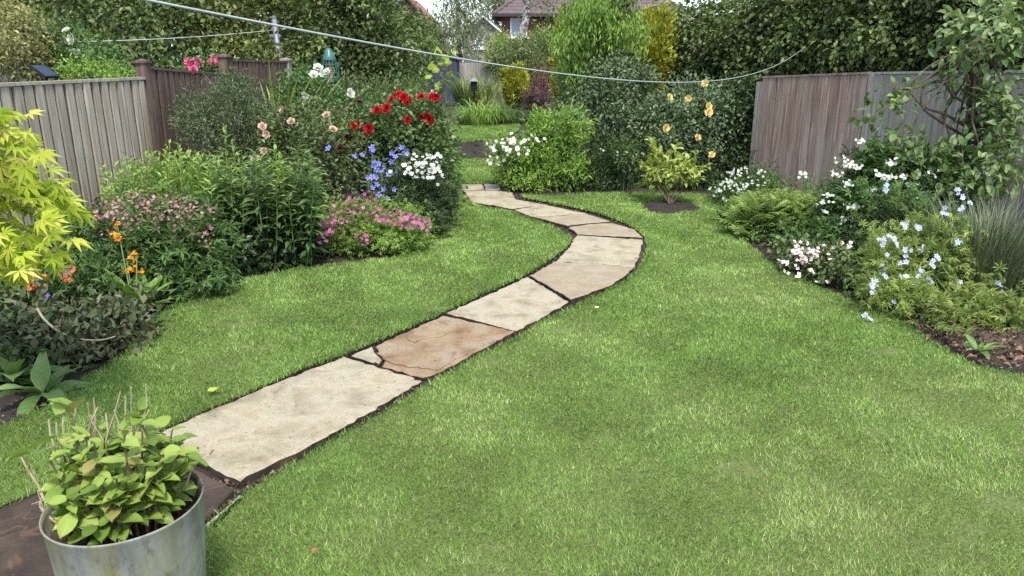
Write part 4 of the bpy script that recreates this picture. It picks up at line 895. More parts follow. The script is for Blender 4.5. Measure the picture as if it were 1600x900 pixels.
# yellow maple at the left edge (limbs reach in from a trunk out of view)
def maple():
    tb = np.array([*P(-190, 500, 3.2)[:2], 0]); r = root('maple_tree', tb, 'bright yellow green japanese maple at the left edge', 'tree')
    m = MB(); m.tube([tb, tb + (.03, 0, .5), tb + (-.02, .05, 1.0), tb + (.06, 0, 1.5)], [.04, .034, .028, .015], 8); m.build('trunk', 'bark', r)
    me = [share('leaf', T_palm(7, .13, 235, dr, .5), 'lv_maple') for dr in (.1, .3, .45)]; off = np.array(r.location)
    ends = [(84, 308), (109, 316), (69, 340), (34, 190), (19, 215), (44, 250), (-6, 185), (74, 372), (59, 392), (74, 402), (44, 425), (34, 395), (14, 300), (-6, 345), (24, 275), (-26, 240), (-16, 290), (59, 290), (4, 380), (69, 415), (-56, 210), (-66, 330), (-56, 390), (39, 225), (9, 250), (89, 330), (99, 300), (54, 268), (-11, 210), (24, 410), (64, 330), (44, 310), (14, 200), (-36, 400)]
    for ex, ey in ends:
        Y = 2.95 + rng.normal() * .15; e = P(ex, ey, Y); s = tb + (.02, .02, min(1.45, max(.8, e[2] + .12))); mid = s * .5 + e * .5 + (0, 0, .07); t = np.linspace(0, 1, 8)[:, None]
        pts = (1 - t) ** 2 * s + 2 * t * (1 - t) * mid + t * t * e; b = MB(); b.tube(pts, np.linspace(.009, .002, 8), 5, False); b.build('branch', 'bark', r)
        for i in range(17):
            q = .3 + .74 * (i + rng.random()) / 17; c = (1 - q) ** 2 * s + 2 * q * (1 - q) * mid + q * q * e + rng.normal(size=3) * (.03, .045, .022)
            d = Vector((.75 + rng.normal() * .3, -.25 + rng.normal() * .5, -.35 + rng.normal() * .25)).normalized(); n_ = Vector((rng.normal() * .35, -.4 + rng.normal() * .3, 1)).normalized()
            xx = d.cross(n_).normalized(); n_ = xx.cross(d); M = Matrix((xx, d, n_)).transposed()
            o = link('leaf', me[i % 3], r, tuple(c - off)); o.rotation_euler = M.to_euler(); k = .085 + .03 * rng.random(); o.scale = (k, k, k)
maple()
# astrantia
r, ls = stemmed('astrantia_clump', 'mass of dusky pink astrantia flowers in front of grey fence', 'flowering plant', [(235, 385, 5.5, 95, 62, .42), (180, 405, 5.35, 60, 50, .35), (300, 400, 5.4, 60, 55, .35), (260, 430, 5.1, 80, 40, .3), (150, 380, 5.7, 40, 55, .3)], 4600, .1, PALM5, 'lv_mid', per=4, cr=.1, ntw=26, r0=.005, stem='stem_green')
pts, outs = [], []
for i in range(720):
    px = 145 + 190 * rng.random(); py = 310 + 58 * rng.random() + 22 * ((px - 235) / 95) ** 2 + (rng.random() < .2) * 25 - 14 * rng.random(); pts.append(P(px, py - 4, 5.25 + rng.normal() * .2)); outs.append(UP)
bloom_at(r, np.array(pts), np.array(outs), .012, T_star(8, .2, .25), 'fl_astr', jit=.6)
# green bushy perennial against the fence, and the phlox
stems_plant('leafy_perennial', 'feathery light green perennial against the grey fence', 'plant', spots_in(160, 345, lambda x: 218 + abs(x - 265) * .35, 5.9, 6.8, 90, 34), L2n, .11, 26, 'lv_light', ang=.5, lean=.3)
stems_plant('phlox_clump', 'tall leafy green phlox stems without flowers', 'plant', spots_in(325, 500, lambda x: 246 + 16 * math.sin(x * .09) + 12 * math.sin(x * .31), 5.75, 6.7, 92, 38), T_leaf8(.17, .07, .4), .15, 28, 'lv_phlox', ang=.4, lean=.15)
stems_plant('phlox_clump', 'tallest pale tipped phlox stems beside the dark shrub', 'plant', [(352, 205, 6.3), (362, 222, 6.35), (345, 232, 6.3), (372, 240, 6.2), (430, 232, 6.3), (438, 246, 6.25), (422, 252, 6.3), (446, 262, 6.2), (482, 285, 6.2), (335, 250, 6.3)], T_leaf8(.18, .07, .3), .12, 34, 'lv_light', ang=.5, lean=.05)
stemmed('grey_shrub', 'dark grey green fine-leaved shrub against brown fence panel', 'shrub', [(360, 180, 8.0, 60, 52, .45), (330, 205, 7.7, 40, 40, .35), (395, 205, 7.8, 45, 40, .4), (365, 140, 8.2, 36, 24, .3)], 11000, .038, L2n, 'lv_greydark', per=8, cr=.1, ntw=20)
blades('sword_plant', 'clump of upright yellow green sword leaves by the fence', 'plant', [*P(428, 160, 8.9)[:2], 0], 110, 1.62, .065, 'lv_gsword', .5, .25, .16, 5)
# roses
r, ls = stemmed('bronze_rose_bush', 'bronze leaved rose bush with faded pink blooms', 'rose bush', [(470, 235, 7.5, 62, 58, .45), (520, 250, 7.4, 48, 60, .4), (440, 215, 7.7, 40, 40, .35), (490, 300, 7.2, 60, 45, .4), (500, 195, 7.8, 50, 32, .4)], 9500, .045, L2, 'lv_bronze', per=6, cr=.11, ntw=22)
roses(r, [(410, 198), (416, 210), (441, 172), (510, 180), (412, 236), (520, 202), (398, 248), (455, 190)], 7.2, .036, 'fl_spent')
r, ls = stemmed('red_rose_bush', 'rose bush with large deep red blooms in mid bed', 'rose bush', [(630, 215, 8.0, 66, 50, .45), (660, 240, 7.9, 44, 62, .4), (600, 215, 8.1, 50, 45, .4), (640, 175, 8.2, 55, 26, .35), (575, 250, 7.8, 36, 55, .35)], 9000, .05, L2w, 'lv_rose', per=6, cr=.12, ntw=24)
roses(r, [(604, 170), (617, 152), (624, 149), (631, 153), (628, 158), (638, 157), (658, 152), (676, 153), (682, 152), (637, 188), (661, 182), (668, 184), (673, 188), (553, 197), (561, 195), (577, 202), (589, 173), (612, 156)], 7.7, .048, 'fl_red', face=(0, -1, .5))
roses(r, [(531, 232), (561, 160), (545, 214)], 7.3, .042, 'fl_darkred', lab='smaller dark maroon rose bloom')
r, ls = stemmed('white_rose_bush', 'green rose bush with large white blooms by the feeder', 'rose bush', [(490, 146, 9.6, 30, 28, .35), (530, 168, 9.3, 40, 24, .35), (470, 165, 9.4, 36, 26, .3), (565, 168, 9.6, 40, 22, .35)], 3600, .05, L2, 'lv_mid', per=6, cr=.12, ntw=16)
roses(r, [(497, 106), (490, 117), (504, 115), (511, 113), (477, 149), (547, 146), (678, 146)], 9.1, .05, 'fl_white', face=(0, -1, .5))
stemmed('filler_shrub', 'mixed reddish green growth behind the red roses', 'plant', [(600, 150, 11.5, 50, 20, .5), (640, 155, 11.8, 40, 20, .5), (570, 140, 12, 40, 18, .5), (690, 175, 11.5, 16, 20, .3)], 4200, .05, L2n, 'lv_bronze', per=6, cr=.13, stem='stem_wood', ntw=16)
stemmed('filler_shrub', 'tangled green shrubs under the apple tree', 'shrub', [(470, 140, 12.5, 40, 34, .6), (520, 150, 12.5, 50, 30, .6), (600, 130, 15.5, 60, 26, .8), (440, 165, 11, 30, 40, .5)], 6500, .06, L2, 'lv_mid', per=7, cr=.16)
def vine():
    b = np.array([*P(700, 170, 9.0)[:2], 0]); r = root('lime_sapling', b, 'thin lime-leaved shoot standing in front of the blue shed', 'plant'); m = MB()
    c = [b, P(702, 200, 9.0), P(697, 160, 9), P(692, 120, 9), P(694, 78, 9)]; m.tube(c, [.008, .007, .006, .005, .003], 5); m.build('stem', 'stem_wood', r)
    me = [share('leaf', T_join(T_palm(3, .34, 150, .2, .3), T_leaf2(.5, .05, .1)), 'lv_primula')]; me[0].materials.clear(); me[0].materials.append(MATS['lv_lime']); off = np.array(r.location)
    for px, py in [(690, 82), (700, 80), (708, 84), (711, 79), (694, 92), (702, 95), (690, 103), (682, 106), (676, 111), (684, 114), (699, 104), (693, 124), (700, 121), (688, 127), (672, 123), (668, 127), (705, 128), (684, 138), (690, 137), (704, 90), (686, 87)]:
        o = link('leaf', me[0], r, tuple(P(px, py, 9 + rng.normal() * .06) - off)); o.rotation_euler = (R(50) + rng.normal() * .4, rng.normal() * .4, rng.normal() * 1.2); k = .085 + .03 * rng.random(); o.scale = (k, k, k)
vine()
# blue campanula, white daisies, pink geranium
r, tops = stems_plant('campanula_clump', 'blue violet campanula spires below the red roses', 'flowering plant', spots_in(568, 650, lambda x: 245, 7.0, 7.4, 26, 30), L2n, .08, 14, 'lv_mid', ang=.4)
ms = [share('flower', T_star(5, .32, c), 'fl_blue') for c in (.2, .5)]
single(r, [P(px + rng.normal() * 3, py + rng.normal() * 3, 6.95 + rng.normal() * .06) for px, py in [(583, 230), (585, 238), (572, 244), (581, 250), (597, 256), (600, 262), (590, 268), (579, 275), (576, 283), (586, 281), (592, 262), (612, 240), (620, 237), (628, 236), (605, 272), (604, 246), (597, 285), (587, 292), (587, 306), (605, 300), (606, 307), (615, 297), (610, 255), (580, 262), (573, 290), (595, 292), (622, 245), (632, 240), (516, 232), (548, 248), (584, 234), (583, 244), (617, 262)]], ms, .033)
r, ls = stemmed('daisy_clump', 'rounded green clump topped with small white flowers', 'flowering plant', [(655, 300, 7.2, 40, 46, .35), (672, 330, 7.1, 26, 36, .3), (640, 275, 7.3, 32, 30, .3), (628, 322, 7.2, 34, 34, .3)], 3000, .06, PALM5, 'lv_dark', per=5, cr=.09, stem='stem_green', r0=.005)
bl = share('flower', T_star(6, .34, .05), 'fl_white')
single(r, [P(620 + 68 * rng.random() ** .9 + 4, 238 + 40 * rng.random(), 7.0 + rng.normal() * .08) for i in range(64)] + [P(632 + 46 * rng.random(), 254 + 20 * rng.random(), 6.9) for i in range(22)] + [P(678, 262, 6.9), P(684, 264, 6.9), P(680, 268, 6.9), P(674, 264, 6.9), P(650, 275, 6.9), P(610, 268, 6.9), P(684, 288, 6.9)], [bl], .021)
r, ls = stemmed('pink_geranium', 'low mound of bright pink geranium spilling to the lawn', 'flowering plant', [(590, 362, 6.6, 86, 44, .42), (545, 375, 6.5, 56, 40, .35), (640, 372, 6.6, 40, 36, .32), (510, 385, 6.5, 34, 40, .3)], 8000, .04, PALM5, 'lv_light', per=6, cr=.06, shell=.8, stem='stem_green', r0=.004)
pts = []
for i in range(430):
    px = 498 + 174 * rng.random(); t = (px - 585) / 87; py = 328 + 20 * t * t + 26 * rng.random() + (16 if px < 540 else 0) * rng.random() - (26 * rng.random() if 515 < px < 590 else 0); pts.append((px, py))
pts += [(500 + 20 * rng.random(), 350 + 20 * rng.random()) for i in range(30)] + [(555 + 20 * rng.random(), 362 + 26 * rng.random()) for i in range(22)]
bloom_at(r, np.array([P(x, y - 4, 6.2 + .35 * (360 - y) / 40 + rng.normal() * .06) for x, y in pts]), np.tile(UP, (len(pts), 1)), .017, T_star(5, .34, .15), 'fl_pink', jit=.6)
stemmed('edging_plant', 'dark leafy edging plants along the left bed edge', 'plant', [(430, 395, 6.0, 54, 32, .24), (360, 412, 5.7, 54, 36, .24), (300, 440, 5.4, 46, 24, .2), (480, 400, 6.3, 40, 18, .2), (690, 335, 7.6, 10, 30, .2)], 3600, .06, L2, 'lv_dark', per=6, cr=.08, stem='stem_green', r0=.004)
stemmed('filler_shrub', 'low green growth beside the far end of path', 'plant', [(690, 262, 9.0, 22, 32, .3), (700, 240, 10, 16, 26, .3), (705, 285, 8.8, 12, 14, .2)], 2200, .05, L2, 'lv_mid', per=6, cr=.1)
# candelabra primula
def rosette(name, label, base, n, ln, wd, mat, el=(.5, 1.2), tier=None, cat='plant', r=None, dr=.35):
    b = np.asarray(base, float); rr = r or root(name, b, label, cat); me = [share('leaf', T_leafbig(wd, d), mat, True) for d in (dr * .6, dr, dr * 1.5)]; off = np.array(rr.location)
    for i in range(n):
        a = i * 2.4 + rng.normal() * .3; e = el[0] + (el[1] - el[0]) * (i / max(1, n - 1)) + rng.normal() * .12; d = Vector((math.cos(a) * math.cos(e), math.sin(a) * math.cos(e), math.sin(e)))
        n_ = Vector((-math.cos(a) * math.sin(e), -math.sin(a) * math.sin(e), math.cos(e))) + Vector(rng.normal(size=3)) * .2; xx = d.cross(n_).normalized(); n_ = xx.cross(d)
        o = link('leaf', me[i % 3], rr, tuple(b - off + np.array([math.cos(a), math.sin(a), 0]) * .02 + np.array([0, 0, .03]))); o.rotation_euler = Matrix((xx, d, n_)).transposed().to_euler(); k = ln * (.75 + .45 * rng.random()); o.scale = (k, k, k)
    return rr
def T_leafbig(w, droop, n=7):
    V, F = [], []
    for i in range(n):
        y = i / (n - 1); ww = w * (math.sin(math.pi * min(1, y * .93 + .05)) ** .75) * (1.15 - .35 * y); z = -droop * y * y
        for x in (-1, -.5, 0, .5, 1): V.append((x * ww, y, z + .16 * w * 2 * abs(x) + .03 * math.sin(9 * y + 2 * x) * abs(x)))
    for i in range(n - 1):
        for j in range(4): p = i * 5 + j; F += [(p, p + 1, p + 6), (p, p + 6, p + 5)]
    return np.array(V), np.array(F)
r = rosette('primula_plant', 'candelabra primula with orange flower whorls on tall stalks', G(212, 500), 16, .3, .17, 'lv_primula', (.7, 1.4), cat='flowering plant')
m = MB(); pts = []
for top, Y in (((183, 352), 4.85), ((214, 396), 4.8), ((198, 404), 4.8)):
    a = P(*top, Y); m.tube([np.array(r.location), np.array(r.location) * .5 + a * .5, a], [.005, .004, .003], 5)
m.build('stalk', 'stem_green', r)
for px, py, k in ((183, 352, 7), (183, 368, 18), (186, 375, 12), (213, 398, 8), (204, 405, 8), (200, 422, 14), (208, 421, 8), (222, 421, 4), (194, 424, 6)):
    for i in range(k): pts.append(P(px + rng.normal() * 4, py + rng.normal() * 2.4, 4.8 + rng.normal() * .02))
bloom_at(r, np.array(pts), np.tile(UP, (len(pts), 1)), .013, T_star(5, .36, .1), 'fl_orange', jit=.5)
# front left corner
r, ls = stemmed('wallflower_clump', 'bushy plant with coral and violet flowers below the maple', 'flowering plant', [(60, 460, 4.5, 80, 42, .35), (120, 450, 4.6, 60, 44, .3), (0, 470, 4.4, 60, 50, .35), (150, 440, 4.8, 50, 38, .25)], 3600, .06, L2n, 'lv_mid', per=6, cr=.1, ntw=18, stem='stem_green', r0=.005)
for mt, spots in (('fl_coral', [(52, 437), (70, 433), (52, 450), (58, 446), (108, 420), (106, 434), (46, 452), (100, 525)]), ('fl_violet', [(15, 432), (98, 427), (52, 440), (76, 462)])):
    q = np.array([P(px + rng.normal() * 5, py + rng.normal() * 3.5, 4.25 + rng.normal() * .03) for px, py in spots for _ in range(9)]); bloom_at(r, q, np.tile(UP, (len(q), 1)), .013, T_star(4, .4, .1), mt, jit=.5, name='coral_flowers' if mt == 'fl_coral' else 'violet_flowers')
r, ls = stemmed('dusky_shrub', 'low dusky purplish green plant with an arching bare branch', 'plant', [(150, 505, 4.2, 80, 42, .3), (100, 530, 4.0, 60, 40, .25), (60, 500, 4.2, 50, 40, .25), (185, 530, 4.2, 40, 30, .22), (130, 560, 3.9, 50, 22, .2)], 3600, .055, L2, 'lv_dusky' if 'lv_dusky' in MATS else leafmat('lv_dusky', [(52, 70, 40), (70, 88, 50), (92, 100, 64), (100, 86, 70)], .45, .2), per=6, cr=.09, ntw=14, r0=.005)
m = MB(); m.tube(smooth_poly([P(58, 482, 3.95), P(70, 500, 3.9), (P(95, 520, 3.85)), P(125, 530, 3.85), P(160, 531, 3.85), P(184, 524, 3.85)], 4, False), np.linspace(.008, .004, 20), 6); m.build('bare_branch', 'twig_pale2', r, True)
for px, py, n, ln, lab in ((20, 600, 15, .3, 'broad-leaved green plant at the lawn corner below dusky shrub'), (72, 622, 9, .22, 'small broad-leaved rosette nearest the lawn on the left'), (-20, 560, 14, .36, 'large broad-leaved plant at the left frame edge')):
    rosette('broadleaf_plant', lab, G(px, py), n, ln, .2, 'lv_broad', (.15, 1.1), dr=.5)
stemmed('edging_plant', 'small dark leaves filling the left front corner of bed', 'plant', [(30, 590, 3.7, 60, 44, .25), (-40, 560, 3.8, 60, 60, .3), (60, 560, 3.9, 50, 40, .2)], 1800, .055, L2, 'lv_dark', per=6, cr=.09)

# ================================================================== CENTRE AND RIGHT BEDS
r, ls = stemmed('lime_perennial', 'bushy lime green perennial at the end of the path', 'plant', [(865, 220, 10.2, 48, 46, .45), (830, 245, 10.1, 46, 48, .4), (885, 260, 10.0, 34, 42, .35), (820, 278, 9.9, 36, 26, .3), (870, 283, 9.9, 50, 20, .3)], 8500, .075, L2n, 'lv_light', per=6, cr=.1, upb=1.2, ntw=24, stem='stem_green', r0=.006)
bl2 = share('flower', T_star(8, .22, .05), 'fl_white')
r, ls = stemmed('white_daisy_clump', 'white flower heads beside the lime green perennial', 'flowering plant', [(800, 240, 9.9, 34, 28, .3), (795, 265, 9.8, 22, 28, .25)], 1800, .06, L2n, 'lv_light', per=6, cr=.08, stem='stem_green', r0=.005)
single(r, [P(px + rng.normal() * 6, py + rng.normal() * 4, 9.55 + rng.normal() * .08) for px, py, k in ((782, 228, 10), (800, 222, 12), (798, 215, 6), (808, 229, 12), (825, 217, 6), (838, 214, 5), (795, 234, 12), (772, 224, 6), (770, 246, 6), (779, 252, 4), (826, 236, 4)) for _ in range(k)], [bl2], .026)
stemmed('shade_perennial', 'dark mixed perennials between lime plant and young shrub', 'plant', [(940, 255, 10.2, 36, 42, .35), (975, 262, 10.2, 34, 36, .35), (920, 280, 10, 40, 20, .3), (1010, 275, 10.2, 30, 24, .3), (1080, 280, 10.0, 50, 16, .3)], 6500, .055, L2n, 'lv_dark', per=6, cr=.1, upb=1.0, ntw=20, stem='stem_green', r0=.005)
r, ls = stemmed('pale_flower_clump', 'sparse small white flowers beneath the grey green shrub', 'flowering plant', [(975, 240, 9.9, 26, 20, .25)], 700, .05, L2n, 'lv_mid', per=6, cr=.1, stem='stem_green', r0=.004)
bloom_at(r, np.array([P(px + rng.normal() * 5, py + rng.normal() * 4, 9.7) for px, py in ((968, 238), (976, 243), (992, 240), (998, 244), (940, 236), (968, 250)) for _ in range(4)]), np.tile(UP, (24, 1)), .018, T_star(6, .3, .1), 'fl_white')
# young shrub on the lawn
def young():
    b = G(1046, 321, .06); ls = lobes_w([(1050, 255, 8.75, 46, 22, .35), (1036, 232, 8.8, 30, 18, .25), (1082, 256, 8.7, 24, 20, .25), (1014, 266, 8.7, 18, 14, .2), (1062, 278, 8.7, 34, 10, .25)]); r = root('young_shrub', b, 'young yellow green shrub standing in the lawn soil ring', 'shrub')
    m = MB(); pc, oc, _ = lobe_pts(ls, 44, .6); lv = MB()
    for p, o in zip(pc, oc):
        mid = b * .5 + p * .5 + (0, 0, .06); t = np.linspace(0, 1, 7)[:, None]; pts = (1 - t) ** 2 * (b + rng.normal(size=3) * (.015, .015, 0)) + 2 * t * (1 - t) * mid + t * t * p; (m.tube(pts, np.linspace(.007, .003, 7), 5, False) if rng.random() < .32 else m.tube(pts[3:], np.linspace(.004, .002, 4), 4, False))
        k = 20; s = .62 + .4 * np.linspace(0, 1, k); q = (1 - s[:, None]) ** 2 * b + 2 * s[:, None] * (1 - s[:, None]) * mid + s[:, None] ** 2 * p; d = randu(k) + UP * .5 + o * .5
        lv.add(*place(L8, q, d, UP + randu(k) * .5, .09 * (.7 + .5 * rng.random(k)), rng.random(k)))
    m.build('stems', 'bark', r); lv.build('foliage', 'lv_lime2', r)
leafmat('lv_lime2', [(122, 146, 54), (146, 168, 66), (168, 188, 82), (184, 196, 102)], .45, .35)
young()
# right bed, from the far end to the near end
r, ls = stemmed('white_daisy_clump', 'white daisies at the foot of the reddish fence', 'flowering plant', [(1160, 300, 8.8, 40, 26, .3), (1190, 290, 8.9, 30, 28, .3), (1135, 305, 8.7, 22, 16, .25)], 2400, .055, L2n, 'lv_mid', per=6, cr=.09, stem='stem_green', r0=.004)
single(r, [P(px + rng.normal() * 6, py + rng.normal() * 4, 8.5 + rng.normal() * .1) for px, py, k in ((1120, 298, 8), (1130, 290, 9), (1140, 282, 9), (1150, 272, 8), (1162, 266, 8), (1130, 308, 6), (1160, 290, 7), (1172, 286, 6), (1190, 268, 6), (1195, 284, 5), (1174, 308, 6), (1194, 308, 6), (1150, 298, 6)) for _ in range(int(1.5 * k))], [bl2], .016)
stems_plant('ferny_plant', 'feathery fresh green foliage at the fence bed edge', 'plant', spots_in(1150, 1300, lambda x: 300 + abs(x - 1215) * .14, 6.8, 7.6, 150, 26), FERN, .19, 13, 'lv_ferny', ang=.5, lean=.2)
stemmed('edging_plant', 'dark low foliage under the feathery green plant', 'plant', [(1195, 375, 6.9, 40, 26, .2), (1240, 385, 6.5, 40, 30, .2), (1165, 355, 7.3, 26, 24, .2)], 2000, .05, L2, 'lv_mid', per=6, cr=.07, stem='stem_green', r0=.004)
stemmed('edging_plant', 'low mixed green leaves along the right bed edge', 'plant', [(1145, 345, 7.7, 22, 18, .2), (1180, 378, 7.0, 26, 20, .2), (1225, 405, 6.2, 24, 18, .2), (1290, 440, 5.6, 40, 18, .2), (1335, 455, 5.3, 36, 20, .2), (1375, 480, 5.0, 30, 18, .2), (1300, 385, 6.3, 60, 36, .35)], 3600, .05, L2, 'lv_mid', per=6, cr=.08, stem='stem_green', r0=.004)
stems_plant('wispy_perennial', 'wispy pinkish green stems against the reddish fence', 'plant', spots_in(1200, 1340, lambda x: 268, 7.4, 8.2, 46, 20), L2n, .07, 16, 'lv_mid', ang=.6, lean=.3)
r, ls = stemmed('pink_begonia', 'low bronze leaved plant with blush white flowers', 'flowering plant', [(1262, 408, 5.75, 46, 28, .22), (1300, 420, 5.5, 40, 30, .22), (1235, 402, 5.9, 24, 20, .18)], 2600, .045, L2w, 'lv_bronze', per=6, cr=.06, stem='stem_green', r0=.004)
bl3 = share('flower', T_star(4, .45, .1), 'fl_blush')
single(r, [P(1222 + 110 * rng.random(), 378 + 50 * rng.random(), 5.5 + rng.normal() * .08) for i in range(70)] + [P(1250 + rng.normal() * 14, 400 + rng.normal() * 10, 5.5) for i in range(50)] + [P(1290 + rng.normal() * 8, 440, 5.3) for i in range(5)], [bl3], .016)
r, ls = stemmed('white_flower_bush', 'broad dark green perennial topped with white flower heads', 'flowering plant', [(1390, 300, 6.6, 80, 56, .45), (1340, 320, 6.5, 46, 50, .35), (1440, 300, 6.5, 60, 50, .4), (1360, 370, 6.1, 60, 46, .35), (1410, 355, 6.0, 60, 44, .35)], 4800, .085, PALM5, 'lv_mid', per=4, cr=.11, ntw=24, stem='stem_green', r0=.006)
wf = [(1315, 250, 4), (1326, 257, 6), (1305, 272, 5), (1344, 220, 5), (1325, 287, 5), (1340, 262, 4), (1370, 273, 5), (1385, 278, 8), (1394, 252, 6), (1365, 297, 6), (1370, 306, 5), (1328, 324, 6), (1336, 322, 4), (1352, 322, 5), (1430, 306, 6), (1460, 268, 5), (1423, 290, 4), (1410, 276, 4), (1333, 362, 8), (1290, 316, 5), (1256, 272, 6), (1290, 330, 3), (1292, 304, 3), (1540, 270, 4), (1525, 275, 3), (1320, 345, 4)]
single(r, [P(px + rng.normal() * 5, py + rng.normal() * 2.6, 6.15 + rng.normal() * .06) for px, py, k in wf for _ in range(2 * k)], [bl2], .015)
r, ls = stemmed('blue_geranium', 'sprawling yellow green geranium with pale blue flowers', 'flowering plant', [(1420, 425, 5.0, 60, 46, .3), (1388, 455, 4.85, 36, 36, .25), (1450, 385, 5.2, 46, 34, .28), (1450, 485, 4.65, 60, 28, .25), (1510, 490, 4.6, 50, 26, .22), (1535, 520, 4.4, 40, 22, .2), (1480, 528, 4.3, 40, 20, .2), (1555, 548, 4.15, 44, 20, .2), (1610, 560, 4.1, 40, 22, .2), (1580, 500, 4.5, 40, 30, .25), (1620, 520, 4.4, 50, 30, .25)], 3500, .07, PALM7, 'lv_geran', per=4, cr=.12, ntw=70, stem='stem_green', r0=.004)
ms = [share('flower', T_star(5, .34, c), 'fl_paleblue') for c in (.1, .25)]
single(r, [P(px + rng.normal() * 4, py + rng.normal() * 4, 4.62 + (470 - py) / 420 + rng.normal() * .05) for px, py, k in ((1384, 293, 2), (1386, 299, 3), (1415, 350, 3), (1440, 355, 3), (1380, 375, 5), (1400, 375, 6), (1384, 397, 2), (1415, 394, 3), (1413, 404, 3), (1438, 386, 3), (1496, 378, 5), (1463, 405, 4), (1380, 418, 2), (1437, 424, 4), (1456, 417, 2), (1453, 437, 6), (1414, 437, 3), (1430, 439, 3), (1366, 440, 6), (1360, 452, 5), (1386, 430, 3), (1394, 466, 3), (1357, 493, 4), (1545, 459, 5), (1562, 450, 4), (1492, 298, 3), (1503, 308, 3), (1479, 330, 4), (1502, 325, 4), (1520, 318, 3), (1500, 440, 2)) for _ in range(k)], ms, .019)
blades('lavender_bush', 'grey green spiky lavender at the right edge', 'plant', [*P(1540, 400, 5.3)[:2], 0], 1900, .7, .008, 'lv_lav', .75, .3, .42, 4, part='leaves')
blades('lavender_bush', 'second grey green lavender bush behind the blue geranium', 'plant', [*P(1470, 390, 5.6)[:2], 0], 800, .6, .008, 'lv_lav', .75, .3, .3, 4, part='leaves')
stemmed('filler_shrub', 'rounded green shrub beyond the right edge lavender', 'shrub', [(1700, 420, 5.2, 80, 70, .4), (1690, 520, 4.6, 70, 50, .35), (1800, 440, 5.0, 80, 70, .4)], 3000, .07, L2, 'lv_mid', per=6, cr=.1)
# small apple tree on the right
at = [np.array([P(1508, 250, 6.7)[0], 6.7, 0]), P(1508, 260, 6.7), P(1512, 210, 6.7), P(1518, 150, 6.7), P(1524, 100, 6.7), P(1530, 60, 6.7)]
r, ls = tree('apple_tree', 'small apple tree with dark trunk before the grey fence', None, at, .04, [(1545, 150, 6.6, 34, 60, .35), (1478, 108, 6.6, 26, 18, .25), (1402, 160, 6.6, 22, 13, .15), (1345, 188, 6.6, 18, 13, .14), (1430, 236, 6.5, 54, 26, .3), (1500, 262, 6.4, 60, 42, .4), (1560, 240, 6.4, 46, 60, .4), (1545, 60, 6.6, 50, 50, .4), (1400, 250, 6.5, 40, 24, .25)], 2300, .085, L8, 'lv_tree', nbr=26, per=6, cr=.13, upb=.3)
m = MB()
for pts in ([(1520, 165), (1490, 150), (1470, 128), (1420, 140), (1385, 135)], [(1512, 200), (1480, 180), (1450, 170), (1430, 155), (1410, 120)], [(1510, 215), (1470, 190), (1440, 165), (1450, 130), (1500, 125)]):
    m.tube(smooth_poly([P(x, y, 6.6) for x, y in pts], 4, False), np.linspace(.014, .004, 4 * (len(pts) - 1)), 6)
m.build('bare_branches', 'bark', r, True)
mound('mulch', 'reddish brown bark mulch at the bed corner', G(1580, 535, .02), .36, .28, .03, 'mulch' if 'mulch' in MATS else plain('mulch', (66, 50, 42), .95, .5, 40, bumps=.8, coords='Object'), n=26, k=9)
rosette('broadleaf_plant', 'small yellow green seedling at the mulch edge', G(1530, 556, .03), 9, .1, .17, 'lv_broad', (.2, 1.0))

# ================================================================== POT
def pot_mat():
    m, n, b, o = newmat('zinc'); g = node(n, 'ShaderNodeTexCoord').outputs['Object']
    f = noise(n, mapping(n, g, (9, 9, 2.2)), 1.4, 6, .65); c = ramp(n, [(.3, lin((96, 98, 94))), (.5, lin((124, 126, 120))), (.7, lin((146, 148, 142)))], f).outputs[0]
    al = ramp(n, [(.42, (0, 0, 0)), (.62, (.8,) * 3)], noise(n, mapping(n, g, (8, 8, 1.6)), 1.9, 6, .65)).outputs[0]
    c = mixc(n, c, lin((116, 114, 66)), al); c = mixc(n, c, lin((70, 72, 66)), ramp(n, [(.54, (0, 0, 0)), (.68, (.7,) * 3)], noise(n, mapping(n, g, (1, 1, .45)), 24, 6, .75)).outputs[0])
    n.links.new(c, b.inputs['Base Color']); b.inputs['Roughness'].default_value = .68; b.inputs['Metallic'].default_value = .1; bump(n, b, noise(n, g, 7, 3), .25, .02)
pot_mat()
